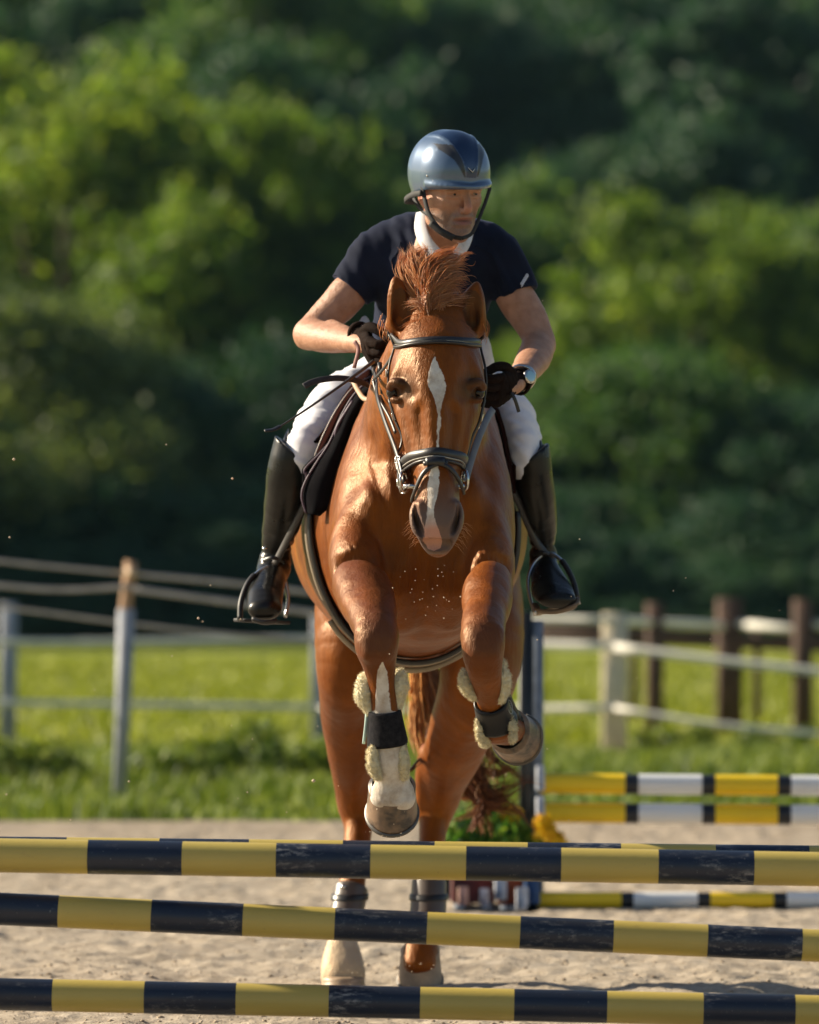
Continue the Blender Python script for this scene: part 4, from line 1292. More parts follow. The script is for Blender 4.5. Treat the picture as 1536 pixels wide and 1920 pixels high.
bridle = empty('bridle', P(820, 650, .7), 'dark leather bridle with padded noseband, crossed flash strap and steel bit', 'bridle')
def ringed(parent, c, r, th, nrm, name='ring', mt=None):
    nrm = vn(nrm); u = vn(np.cross(nrm, [0, 0, 1.0])); w = np.cross(nrm, u)
    a = np.arange(20) * math.pi / 10
    pth = np.array(c) + np.cos(a)[:, None] * r * u + np.sin(a)[:, None] * r * w
    v, q, t_ = sweep(pth, circ(6, th), nrm=nrm, closed=True, cap=False); mb = MB(); mb.add(v, q)
    return mb.build(name, mt or M_STEEL, parent)
# browband: broad upper roll with a thinner lower roll
mb = MB(); bp_ = [(728, 640, .84), (740, 637, .745), (780, 636, .70), (820, 636, .69), (860, 635, .70), (890, 637, .745), (902, 641, .84)]
p, nr = snapstrap(mb, bp_, .017, .0055, .003, sm=12)
bb = mb.build('browband', M_PAD, bridle)
mb = MB(); snapstrap(mb, [(a, b + 9, c) for a, b, c in bp_], .009, .006, .004); mb.build('lower_roll', M_BRID, bb)
mb = MB(); snapstrap(mb, [(a, b + 4.5, c) for a, b, c in bp_], .0022, .003, .004); mb.build('piping', M_STITCH, bb)
# crownpiece over the poll
mb = MB(); snapstrap(mb, [(726, 650, .86), (733, 622, .89), (765, 596, .89), (800, 584, .89), (850, 590, .89), (890, 606, .90), (905, 640, .87)], .022, .005, .005); mb.build('headpiece', M_BRID, bridle)
# cheekpieces
for pts in ([(727, 645, .84), (729, 690, .80), (733, 745, .79), (737, 800, .765), (744, 850, .735), (752, 882, .70), (757, 898, .67)],
            [(905, 645, .84), (908, 690, .80), (905, 745, .79), (896, 800, .765), (888, 850, .735), (880, 882, .70), (872, 898, .67)]):
    mb = MB(); snapstrap(mb, pts, .012, .004, .005); mb.build('cheekpiece', M_BRID, bridle)
    mb = MB(); snapstrap(mb, [(q[0] + (4 if q[0] < 819 else -4), q[1] + 2, q[2]) for q in pts[2:-1]], .008, .004, .007); mb.build('noseband_hanger', M_BRID, bridle)
# noseband, padded
nbp = [(747, 880, .73), (748, 862, .66), (765, 850, .615), (795, 846, .59), (820, 846, .585), (848, 847, .59), (872, 851, .615), (889, 864, .66), (888, 882, .73)]
mb = MB(); snapstrap(mb, nbp, .025, .008, .004, sm=30); nb = mb.build('noseband', M_PAD, bridle)
mb = MB(); snapstrap(mb, [(a, b + 15, c - .002) for a, b, c in nbp], .009, .006, .005, sm=30); mb.build('lower_roll', M_BRID, nb)
mb = MB(); snapstrap(mb, [(a, b + 9, c) for a, b, c in nbp], .002, .006, .005, sm=30); mb.build('piping', M_STITCH, nb)
mb = MB(); snapstrap(mb, [(748, 885, .72), (762, 905, .68)], .016, .006, .004); mb.build('jaw_strap', M_BRID, nb)
# flash strap
mb = MB(); snapstrap(mb, [(845, 862, .57), (810, 872, .57), (785, 893, .575), (775, 915, .59), (770, 940, .63)], .013, .005, .008)
snapstrap(mb, [(790, 866, .57), (825, 868, .57), (850, 880, .575), (862, 902, .60), (864, 925, .64)], .013, .005, .012)
mb.build('flash_strap', M_BRID, bridle)
mb = MB(); snapstrap(mb, [(798, 864, .575), (834, 864, .575)], .024, .008, .012); mb.build('flash_loop', M_PAD, bridle)
# bit rings and buckles
for px, py, Y in ((757, 902, .645), (871, 900, .645)):
    rg = ringed(bridle, P(px, py, Y), .028, .004, (1 if px < 819 else -1, -.35, 0), 'bit_ring')
mb = MB(); pth = np.linspace(P(757, 912, .645), P(871, 912, .645), 7); tube(mb, pth, .007, 8); mb.build('bit_mouthpiece', M_STEEL, bridle)
for px, py, Y in ((744, 862, .70), (735, 782, .755), (750, 905, .68), (886, 898, .66), (901, 782, .755), (756, 918, .66), (728, 700, .80)):
    c, n_ = HS.near(P(px, py, Y), .011)
    mb = MB(); u = vn(np.cross(n_, [0, 0, 1.0])); w_ = np.cross(n_, u); h = .009
    pts = np.array([c - u * h - w_ * h, c + u * h - w_ * h, c + u * h + w_ * h, c - u * h + w_ * h])
    pts = np.repeat(pts, 2, 0); v, q, t_ = sweep(cat(pts, 2, True), circ(5, .0018), nrm=n_, closed=True, cap=False); mb.add(v, q)
    tube(mb, np.linspace(c - w_ * h, c + w_ * h, 3), .0014, 5)
    mb.build('buckle', M_STEEL, bridle)
# reins (hand positions are used again by the rider)
HANDL, HANDR = P(700, 672, 1.22), P(924, 748, 1.10)
mb = MB(); p = cat([P(757, 905, .65), P(744, 850, .72), P(722, 790, .86), P(708, 745, .98), P(706, 715, 1.08), HANDL + [0, -.03, -.03]], 8)
v, q, t_ = sweep(p, strap_prof(.013, .003), nrm=(-.8, -.6, .2)); mb.add(v, q, t_); mb.build('rein', M_BRID, bridle)
mb = MB(); p = cat([P(873, 902, .65), P(882, 868, .72), P(898, 820, .84), P(914, 784, .96), HANDR + [0, -.03, -.03]], 8)
M_REIN2 = leather('grey_web_rein', (.17, .16, .155), .5, .1)
v, q, t_ = sweep(p, strap_prof(.020, .003), nrm=(.25, -1, .15)); mb.add(v, q, t_); mb.build('rein', M_REIN2, bridle)
# rubber rein ends and martingale by the left hand
mb = MB()
for gd in ([(735, 668, .86), (722, 688, .93), (708, 705, 1.02), (700, 712, 1.08)], [(700, 712, 1.08), (704, 730, 1.05), (712, 750, 1.0), (730, 782, .92), (742, 812, .86)]):
    p = cat([P(*g) for g in gd], 6); v, q, t_ = sweep(p, strap_prof(.009, .003), nrm=(-.6, -.8, .2)); mb.add(v, q, t_)
mb.build('cheek_rein', M_BRID, bridle)

breast = empty('breastplate', P(690, 740, 1.3), 'pale stitched leather breast strap at the base of the neck', 'breast strap')
M_TANL = leather('tan_leather', (.36, .24, .15), .45, .1)
mb = MB(); p = cat([P(661, 712, 1.5), P(672, 733, 1.42), P(684, 748, 1.34), P(702, 746, 1.28), P(712, 732, 1.22)], 6)
v, q, t_ = sweep(p, strap_prof(.014, .005), nrm=(-.5, -.8, .3)); mb.add(v, q, t_); mb.build('strap', M_TANL, breast)
ringed(breast, P(706, 715, 1.16), .012, .0025, (-.3, -1, .1))
ringed(breast, P(660, 712, 1.5), .009, .0022, (-.3, -1, .1))
mb = MB()
for px, py in ((712, 690), (716, 728), (714, 752), (718, 700)):
    tube(mb, np.linspace(P(px, py - 9, 1.12), P(px + 2, py + 9, 1.1), 3), .007, 8)
mb.build('rein_stop', M_BLK, breast)

# --- girth (wide belly guard with dark edges)
saddle = empty('saddle', P(790, 760, 2.0), 'dark brown jumping saddle with black flaps and steel stirrups', 'saddle')
m = N('girth_leather'); m.set(col=m.ramp(m.noise(12, 3), (.3, (.22, .17, .12)), (.7, (.32, .26, .18))), rough=.55, spec=.35); M_GIRTH = m.m
M_SADL.node_tree.nodes['Principled BSDF'].inputs['Specular IOR Level'].default_value = 0.0; M_SADL.node_tree.nodes['Principled BSDF'].inputs['Coat Weight'].default_value = 0
def girth(Y, w, mt, name, lift, parent, sag=0.0, d0=172, d1=368):
    c = P(780, 985, Y); ang = np.linspace(math.pi + .55, 2 * math.pi - .55, 46)
    ang = np.linspace(math.radians(d0), math.radians(d1), 50)
    p = []; nr = []
    for a in ang:
        d = np.array([math.cos(a), 0, math.sin(a)])
        h, n_, _, _ = HS.b.ray_cast(Vector(c + d * .75), Vector(-d))
        if h is None: continue
        p.append(np.array(h)); nr.append(d)
    p = np.array(p); nr = np.array(nr)
    for _ in range(3):
        p[1:-1] = (p[:-2] + 2 * p[1:-1] + p[2:]) / 4
    p = p + nr * (lift + sag * np.maximum(0, -nr[:, 2:]) ** 2)
    mb = MB(); v, q, t_ = sweep(p, strap_prof(w, .012), nrm=nr); mb.add(v, q, t_)
    return mb.build(name, mt, parent)
girth(1.80, .085, M_GIRTH, 'girth', .005, saddle, .012)
girth(1.850, .085, M_GIRTH, 'belly_guard', .004, saddle, .028, 228, 318)
girth(1.752, .018, M_BLK, 'girth_edge', .009, saddle, .006)

# --- saddle pad and flaps (sculpted)
def vox_obj(name, lo, hi, step, strokes, mt, parent, noise=None):
    G = Vox(axis(lo[0], hi[0], step), axis(lo[1], hi[1], step), axis(lo[2], hi[2], step))
    for s_ in strokes:
        G.stroke(s_[0], *(s_[1:2] or (.01,)), **(s_[2] if len(s_) > 2 else {}))
    V, Q = G.mesh()
    if noise is not None: V = noise(V, vnormals(V, Q))
    o = obj(name, mesh_np(name, V, Q), mt, parent)
    return o, V, Q
m = N('black_felt'); m.set(col=m.ramp(m.noise(30, 3), (.3, (.004, .004, .005)), (.7, (.008, .007, .009))), rough=.95, spec=.04, nor=m.bump(m.noise(400, 3), .5, .001)); M_FELT = m.m
m = N('purple_piping'); m.set(col=(.085, .055, .085), rough=.55); M_PURP = m.m
pad = empty('saddle_pad', P(790, 760, 1.95), 'black saddle pad with purple piping hanging under the saddle', 'saddle pad')
def flapmesh(outer, inner, Y0, Y1, name, mt, parent, thick=.010):
    """curved flap: 'outer' silhouette pixels lie at front edge Y0, sweeps back to Y1 along the barrel"""
    o = cat([(a, b, 0) for a, b in outer], 5)[:, :2]
    nY = 8; rows = []
    for j in range(nY + 1):
        t = j / nY; Y = Y0 + (Y1 - Y0) * t
        rows.append(np.array([P(a, b, Y0) for a, b in o]) + [0, Y - Y0, 0] + np.array([0, 0, 1]) * (.03 * math.sin(t * math.pi)))
    rows = np.array(rows)
    # round the lower corners by lifting them
    L = len(o); n = L
    V = rows.reshape(-1, 3)
    return V, nY + 1, n
def shell(V, nr, nc, thick, name, mt, parent, out):
    V = V.reshape(nr, nc, 3)
    A = V; Bv = V - out * thick
    Vs = np.concatenate([A.reshape(-1, 3), Bv.reshape(-1, 3)]); k = nr * nc
    q = []
    for i in range(nr - 1):
        for j in range(nc - 1):
            a, b, c, d = i * nc + j, i * nc + j + 1, (i + 1) * nc + j + 1, (i + 1) * nc + j
            q += [[a, b, c, d], [k + d, k + c, k + b, k + a]]
    def rim(x, y): q.append([x, k + x, k + y, y])
    for j in range(nc - 1): rim(j, j + 1); rim((nr - 1) * nc + j + 1, (nr - 1) * nc + j)
    for i in range(nr - 1): rim((i + 1) * nc, i * nc); rim(i * nc + nc - 1, (i + 1) * nc + nc - 1)
    return obj(name, mesh_np(name, Vs, np.array(q)), mt, parent)
outL = np.array([-1, 0, .35]); outR = np.array([1, 0, .35])
def side(outer, Y0, Y1, name, mt, parent, thick, out, pipe=True, cornr=.10, pr=.0035):
    V, nr, nc = flapmesh(outer, None, Y0, Y1, name, mt, parent)
    V = V.reshape(nr, nc, 3)
    # rounded front-lower and rear-lower corners in side view
    for i in range(nr):
        t = i / (nr - 1); e = min(t, 1 - t) * (Y1 - Y0)
        lift = cornr - math.sqrt(max(0, cornr ** 2 - max(0, cornr - e) ** 2))
        zl = V[i, -1, 2]; z0 = V[i, 0, 2]
        f = np.clip((V[i, :, 2] - z0) / (zl - z0 - 1e-9), 0, 1)
        V[i, :, 2] += lift * f ** 3
    o = shell(V, nr, nc, thick, name, mt, parent, out)
    if pipe:
        mb = MB(); e = np.vstack([V[0], V[1:, -1]]); e = cat(e, 2)
        tube(mb, e - out * thick * .5, pr, 8); mb.build('piping', M_PURP if mt is M_FELT else M_SADL, o)
    return o
side([(690, 715), (664, 740), (640, 780), (618, 830), (592, 870), (572, 905), (566, 932), (570, 952)], 1.62, 2.25, 'pad_flap', M_FELT, pad, .014, outL)
side([(905, 735), (922, 765), (938, 815), (948, 870), (955, 930), (962, 975)], 1.62, 2.25, 'pad_flap', M_FELT, pad, .014, outR)
side([(690, 705), (662, 728), (632, 770), (612, 810), (596, 845), (586, 880)], 1.70, 2.2, 'flap', M_SADL, saddle, .012, outL, True, .08, .004)
side([(905, 715), (928, 755), (944, 800), (953, 850), (960, 895), (968, 925)], 1.70, 2.2, 'flap', M_SADL, saddle, .012, outR, True, .08, .004)
def front_web(outer, inner, Yo, Yi, name, mt, parent):
    o_ = cat([(a, b, 0) for a, b in outer], 6)[:, :2]; i_ = cat([(a, b, 0) for a, b in inner], 6)[:, :2]; k_ = 7; rows = []
    for j in range(k_):
        t = j / (k_ - 1); rows.append(np.array([P(a[0] * (1 - t) + b[0] * t, a[1] * (1 - t) + b[1] * t, Yo + (Yi - Yo) * t - .035 * math.sin(t * math.pi)) for a, b in zip(o_, i_)]))
    return shell(np.array(rows).reshape(-1, 3), k_, len(o_), .008, name, mt, parent, np.array([0, -1.0, 0]))
PO = [(690, 715), (664, 740), (640, 780), (618, 830), (592, 870), (572, 905), (566, 932), (574, 962)]
w_ = front_web(PO, [(712, 728), (690, 752), (670, 785), (655, 825), (648, 865), (642, 905), (634, 935), (600, 968)], 1.62, 1.60, 'pad_front', M_FELT, pad)
mb = MB(); tube(mb, cat([P(a, b, 1.612) for a, b in PO], 5), .0034, 8); mb.build('piping', M_PURP, w_)
PR = [(905, 735), (922, 765), (938, 815), (948, 870), (955, 930), (964, 975)]
front_web(PR, [(885, 745), (898, 780), (912, 825), (925, 875), (938, 930), (950, 975)], 1.62, 1.60, 'pad_front', M_FELT, pad)
FO = [(696, 706), (662, 728), (632, 768), (610, 810), (594, 848), (582, 885)]
w_ = front_web(FO, PO[:6], 1.68, 1.64, 'flap_front', M_SADL, saddle)
mb = MB(); tube(mb, cat([P(a, b, 1.674) for a, b in FO], 5), .0042, 8); mb.build('welt', leather('rust_edge', (.085, .040, .032), .45, .2), w_)
front_web([(905, 715), (928, 752), (946, 800), (956, 850), (962, 890), (968, 925)], PR[:1] + [(922, 765), (936, 805), (944, 850), (950, 890), (955, 925)], 1.68, 1.64, 'flap_front', M_SADL, saddle)
# fill between flap and pad: knee rolls and panel
o, _, _ = vox_obj('knee_roll', (-.30, 1.5, 1.45), (-.08, 2.0, 1.92), .007, [([(P(676, 742, 1.68), .03, .03), (P(645, 790, 1.68), .03, .045), (P(622, 850, 1.72), .03, .05), (P(606, 905, 1.8), .025, .05)], .01, dict(w=(-1, 0, .4)))], M_BLK, saddle)
o, _, _ = vox_obj('knee_roll', (.12, 1.5, 1.35), (.36, 2.0, 1.92), .007, [([(P(912, 750, 1.68), .025, .03), (P(932, 805, 1.68), .02, .045), (P(942, 860, 1.72), .02, .05), (P(950, 915, 1.8), .02, .05)], .01, dict(w=(1, 0, .4)))], M_BLK, saddle)
o, _, _ = vox_obj('seat', (-.3, 1.55, 1.75), (.42, 2.6, 2.2), .010, [([(P(795, 728, 1.72), .09, .05), (P(795, 742, 1.95), .15, .05), (P(795, 742, 2.15), .18, .05), (P(795, 712, 2.4), .16, .05)], .03)], M_SADL, saddle)
o, _, _ = vox_obj('panel', (-.4, 1.6, 1.6), (.5, 2.5, 2.05), .010, [([(P(700, 775, 1.75), .05, .06), (P(690, 790, 2.3), .06, .08)], .03), ([(P(890, 775, 1.75), .05, .06), (P(885, 790, 2.3), .06, .08)], .03)], M_BLK, saddle)
mb = MB()
for gd in ([(662, 752, 1.60), (646, 778, 1.60), (632, 812, 1.62)], [(650, 770, 1.6), (633, 800, 1.60), (627, 830, 1.62)]):
    p = cat([P(*g) for g in gd], 5); tube(mb, p, .005, 6)
mb.build('welt', M_PURP, saddle)

# --- stirrups
m = N('brushed_steel'); m.set(col=(.55, .57, .60), metal=1.0, rough=.3); M_IRON = m.m
m = N('stirrup_rubber'); m.set(col=(.02, .02, .022), rough=.5); M_RUB = m.m
m = N('stirrup_tread'); m.set(col=(.35, .29, .23), rough=.7); M_TREAD = m.m
for side_, arch, tread, strap in (
    (-1, [(450, 1162, 1.74), (452, 1128, 1.76), (466, 1092, 1.80), (488, 1070, 1.84), (512, 1062, 1.86), (531, 1080, 1.87), (540, 1120, 1.86), (535, 1158, 1.84)],
     [(449, 1163, 1.74), (532, 1168, 1.84)], [(590, 905, 1.72), (562, 965, 1.76), (530, 1030, 1.83), (514, 1060, 1.86)]),
    (1, [(1004, 1152, 1.80), (994, 1120, 1.82), (991, 1085, 1.84), (1003, 1054, 1.86), (1028, 1038, 1.86), (1054, 1052, 1.83), (1075, 1090, 1.79), (1084, 1128, 1.76)],
     [(1006, 1152, 1.80), (1084, 1130, 1.76)], [(950, 895, 1.72), (972, 940, 1.76), (1000, 1005, 1.83), (1024, 1040, 1.86)])):
    ir = empty('stirrup', P(*arch[4]), None); ir.parent = saddle; ir.location = Vector(P(*arch[4])) - saddle.location
    a = cat([P(*g) for g in arch], 6)
    mb = MB(); v, q, t_ = sweep(a, circ(8, .0055, .009), nrm=(0, -1, 0)); mb.add(v, q, t_); mb.build('iron', M_IRON, ir)
    lo, hi = ((0, 16) if side_ < 0 else (30, 42))
    mb = MB(); v, q, t_ = sweep(a[lo:hi], circ(8, .0085, .012), nrm=(0, -1, 0)); mb.add(v, q, t_); mb.build('rubber_sleeve', M_RUB, ir)
    mb = MB(); t0, t1 = P(*tread[0]), P(*tread[1]); pth = np.linspace(t0, t1, 3) + [0, .04, 0]
    v, q, t_ = sweep(pth, np.array([[-.03, -.005], [.03, -.005], [.032, 0], [.03, .005], [-.03, .005], [-.032, 0]]), nrm=(0, 0, 1)); mb.add(v, q, t_)
    mb.build('tread', M_TREAD if side_ > 0 else M_RUB, ir, False)
    mb = MB(); pth = cat([P(*g) for g in strap], 6); v, q, t_ = sweep(pth, strap_prof(.024, .004), nrm=(side_ * .5, -1, .3)); mb.add(v, q, t_); mb.build('stirrup_leather', M_BRID, saddle)

# --- leg boots
m = N('sheepskin'); g = m.noise(110, 4, .7); g2 = m.noise(18, 3)
m.set(col=m.mix(m.ramp(g2, (.35, .5), (.7, 0)), m.ramp(g, (.3, (.62, .54, .34)), (.6, (.82, .76, .55))), (.62, .50, .26)), rough=.95, spec=.1, sheen=.5, sheenr=.6, nor=m.bump(g, .8, .004)); M_WOOL = m.m
m = N('black_neoprene'); m.set(col=m.ramp(m.noise(60, 4, .7), (.35, (.010, .010, .013)), (.8, (.035, .032, .034))), rough=.9, spec=.08, nor=m.bump(m.noise(300, 3), .5, .001)); M_NEO = m.m
m = N('boot_shell'); m.set(col=(.010, .011, .014), rough=.34, spec=.22); M_SHELL = m.m
def wool(rows, parent, seed, k=.012, name='sheepskin'):
    pts = [(P(x, y, Y), R(a, Y), b) for x, y, Y, a, b in rows]
    arr = np.array([p for p, _, _ in pts]); m_ = max(max(a, b) for _, a, b in pts) + .03
    G = Vox(axis(arr[:, 0].min() - m_, arr[:, 0].max() + m_, .0035), axis(arr[:, 1].min() - m_, arr[:, 1].max() + m_, .0035), axis(arr[:, 2].min() - m_, arr[:, 2].max() + m_, .0035))
    G.stroke(pts, k)
    V, Q = G.mesh(); Nn = vnormals(V, Q)
    V = V + Nn * (.007 * (vnoise(V[:, 0] + V[:, 1] * .7, V[:, 2] + .3 * V[:, 1], .016, seed) - .5) + .005 * (vnoise(V[:, 0] - V[:, 1], V[:, 2], .007, seed + 1) - .5))[:, None]
    o = obj(name, mesh_np(name, V, Q), M_WOOL, parent)
    r = np.random.default_rng(seed); mb = MB(); n = 2600
    idx = r.integers(0, len(V), n)
    d = Nn[idx] + r.normal(size=(n, 3)) * .45 + [0, 0, -.1]; d /= np.linalg.norm(d, axis=1)[:, None]
    s_ = np.cross(d, r.normal(size=(n, 3))); s_ /= np.linalg.norm(s_, axis=1)[:, None]
    L = r.uniform(.004, .010, (n, 1)); w = .0008
    b0 = V[idx] - d * .001
    W = np.stack([b0 - s_ * w, b0 + s_ * w, b0 + d * L], 1).reshape(-1, 3)
    me = mesh_np('wool_fibres', W, np.arange(3 * n).reshape(-1, 3), False)
    tag(obj('wool_fibres', me, M_WOOL, o), kind='stuff')
    return o
def cuff(path, parent, name, mt, S0, n=28, th=.004, off=.004, ends=(1, 1)):
    """band round the leg: path rows (px,py,Y), snapped outwards to the leg surface"""
    c = cat([P(*p) for p in path], 6); T = np.gradient(c, axis=0); T /= np.linalg.norm(T, axis=1)[:, None]
    rows = []
    for i in range(len(c)):
        u = vn(np.cross(T[i], [0, 1.0, .01])); w = np.cross(T[i], u); ring = []
        for j in range(n):
            a = 2 * math.pi * j / n; d = math.cos(a) * u + math.sin(a) * w
            h, n_, _, _ = HS.b.ray_cast(Vector(c[i]), Vector(d), .09)
            rr = np.linalg.norm(np.array(h) - c[i]) if h is not None else .05
            ring.append(min(rr, .075))
        ring = np.array(ring)
        for _ in range(4): ring = (np.roll(ring, 1) + 2 * ring + np.roll(ring, -1)) / 4
        e = 0 if 0 < i < len(c) - 1 else -.002
        rows.append([c[i] + (math.cos(2 * math.pi * j / n) * u + math.sin(2 * math.pi * j / n) * w) * (ring[j] + off + th + e) for j in range(n)])
    rows = np.array(rows); k = len(c)
    inner = rows - (rows - c[:, None]) * (th * 1.5 / .04)
    V = np.concatenate([rows.reshape(-1, 3), inner.reshape(-1, 3)]); q = []; m0 = k * n
    for i in range(k - 1):
        for j in range(n):
            a, b, cc, d = i * n + j, i * n + (j + 1) % n, (i + 1) * n + (j + 1) % n, (i + 1) * n + j
            q += [[a, d, cc, b], [m0 + a, m0 + b, m0 + cc, m0 + d]]
    for j in range(n):
        j2 = (j + 1) % n; e = (k - 1) * n
        q += [[j, j2, m0 + j2, m0 + j], [e + j2, e + j, m0 + e + j, m0 + e + j2]]
    return obj(name, mesh_np(name, V, np.array(q)), mt, parent), rows

BG = 'protective boots on the legs of the horse'
b1 = empty('tendon_boot', P(720, 1360, .69), 'sheepskin lined tendon boot with black strap on the straight hanging foreleg', 'horse boot', BG)
cuff([(719, 1333, .68), (721, 1362, .688), (725, 1396, .698)], b1, 'strap', M_NEO, 0, off=.006)
wool([(683, 1276, .70, 14, .024), (684, 1300, .70, 19, .036), (694, 1325, .70, 13, .028)], b1, 31)
wool([(751, 1270, .70, 13, .024), (748, 1292, .70, 17, .036), (743, 1318, .70, 11, .026)], b1, 32)
wool([(700, 1408, .675, 10, .018), (700, 1432, .67, 12, .022), (708, 1456, .675, 8, .014)], b1, 33)
wool([(754, 1408, .68, 8, .018), (758, 1432, .68, 10, .022), (758, 1452, .69, 8, .016)], b1, 34)
def bootshell(rows, parent):
    pts = [(P(x, y, Y), R(a, Y), b) for x, y, Y, a, b in rows]
    arr = np.array([p for p, _, _ in pts]); m_ = .09
    G = Vox(axis(arr[:, 0].min() - m_, arr[:, 0].max() + m_, .004), axis(arr[:, 1].min() - m_, arr[:, 1].max() + m_, .004), axis(arr[:, 2].min() - m_, arr[:, 2].max() + m_, .004))
    G.stroke(pts, .01); V, Q = G.mesh()
    return obj('shell', mesh_np('shell', V, Q), M_SHELL, parent)
bootshell([(717, 1285, .722, 30, .030), (720, 1340, .73, 34, .034), (726, 1400, .74, 38, .038), (731, 1440, .75, 39, .036)], b1)
M_MINT = simple('pale_mint_edge', (.50, .66, .60), .5)
mb = MB(); tube(mb, cat([P(689, 1325, .70), P(686, 1360, .70), P(682, 1395, .705)], 5), .005, 6); mb.build('edging', M_MINT, b1)

b2 = empty('tendon_boot', P(930, 1330, .80), 'sheepskin lined tendon boot with oval badge on the folded foreleg', 'horse boot', BG)
cuff([(919, 1313, .765), (924, 1332, .80), (929, 1352, .835)], b2, 'strap', M_SHELL, 0, off=.008)
wool([(868, 1266, .72, 7, .018), (873, 1280, .72, 13, .026), (887, 1298, .73, 10, .022)], b2, 41)
wool([(943, 1246, .72, 6, .014), (944, 1272, .72, 12, .026), (940, 1298, .73, 13, .028), (932, 1308, .735, 8, .018)], b2, 42)
wool([(897, 1350, .80, 4, .014), (898, 1368, .80, 6, .016), (905, 1385, .82, 7, .018), (914, 1392, .84, 6, .016)], b2, 43)
wool([(954, 1350, .80, 6, .014), (962, 1368, .80, 7, .018), (960, 1384, .80, 6, .014)], b2, 44)
bootshell([(930, 1298, .80, 26, .024), (942, 1335, .87, 30, .026), (958, 1358, .93, 30, .026)], b2)
mb = MB(); c0 = P(957, 1326, .775); a = np.arange(24) * math.pi / 12
u_ = vn(np.array([.75, .65, 0])); w_ = vn(np.array([-.15, .1, 1.0]))
v, q, t_ = sweep(c0 + np.cos(a)[:, None] * .008 * u_ + np.sin(a)[:, None] * .019 * w_, circ(5, .0011), nrm=np.cross(u_, w_), closed=True, cap=False); mb.add(v, q)
for oz, ln in ((-.009, .004), (-.003, .005), (.003, .005), (.009, .004)):
    tube(mb, np.array([c0 + w_ * oz - u_ * ln, c0 + w_ * (oz + .002), c0 + w_ * oz + u_ * ln]), .0008, 4)
mb.build('badge', simple('grey_print', (.30, .31, .33), .5), b2)
# hind boots
for pts, lab in (([(658, 1664, 2.835), (655, 1680, 2.82), (652, 1702, 2.80), (649, 1730, 2.78)], 'brown ankle boot on the hind leg with the white sock'),
                 ([(806, 1650, 2.85), (805, 1680, 2.82), (803, 1710, 2.80), (799, 1742, 2.77)], 'brown ankle boot on the hind leg with the dark hoof')):
    b3 = empty('fetlock_boot', P(*pts[1]), lab, 'horse boot', BG)
    M_HB = leather('brown_boot_%d' % pts[0][0], (.085, .062, .048), .45, .2)
    cuff(pts, b3, 'shell', M_HB, 0, off=.008)
    cuff([(pts[1][0], pts[1][1] - 4, pts[1][2]), (pts[1][0], pts[1][1] + 8, pts[1][2])], b3, 'strap', M_BLK, 0, off=.013)
    x_, y_, Y_ = pts[0]
    mb = MB(); ball(mb, P(x_ - 14, y_ - 1, Y_ - .04), .010, 10, 6); mb.build('stud', M_STEEL, b3)

# ================================================================== RIDER
def cutlocal(G, p, n, Rr):
    """trim everything beyond the plane (p, n) inside a ball"""
    n = vn(n); p = np.asarray(p)
    W = G.win(p - Rr, p + Rr)
    X = (G.ax[0][W[0]] - p[0])[:, None, None]; Y = (G.ax[1][W[1]] - p[1])[None, :, None]; Z = (G.ax[2][W[2]] - p[2])[None, None, :]
    pl = X * n[0] + Y * n[1] + Z * n[2]
    inb = X * X + Y * Y + Z * Z < Rr * Rr
    G.F[W] = np.where(inb, np.maximum(G.F[W], pl), G.F[W])

def rotm(yaw, pitch, roll):
    cy, sy = math.cos(yaw), math.sin(yaw); cp, sp = math.cos(pitch), math.sin(pitch); cr, sr = math.cos(roll), math.sin(roll)
    Rz = np.array([[cy, -sy, 0], [sy, cy, 0], [0, 0, 1]]); Rx = np.array([[1, 0, 0], [0, cp, -sp], [0, sp, cp]]); Ry = np.array([[cr, 0, sr], [0, 1, 0], [-sr, 0, cr]])
    return Rz @ Ry @ Rx
HC = P(843, 357, 1.52); HSC = 1.10
HM = rotm(math.radians(26), math.radians(9), math.radians(-3))
def Lh(*v): return HC + HM @ (np.array(v, float) * HSC)
def hstroke(G, rows, k=.01, sub=False, w=(1, 0, 0)):
    G.stroke([(Lh(*r[:3]), r[3] * HSC, r[4] * HSC) for r in rows], k, w=tuple(HM @ np.array(w, float)), sub=sub)

person = empty('person', P(820, 720, 2.0), 'rider in navy polo shirt, white breeches and blue helmet leaning over the chestnut horse', 'rider')

G = Vox(axis(-.40, -.02, .007, .29, .0034, .48, .007), axis(1.0, 1.32, .006, 1.66, .0036, 2.45, .014), axis(1.10, 2.22, .007, 2.68, .0032, 2.72, .007))
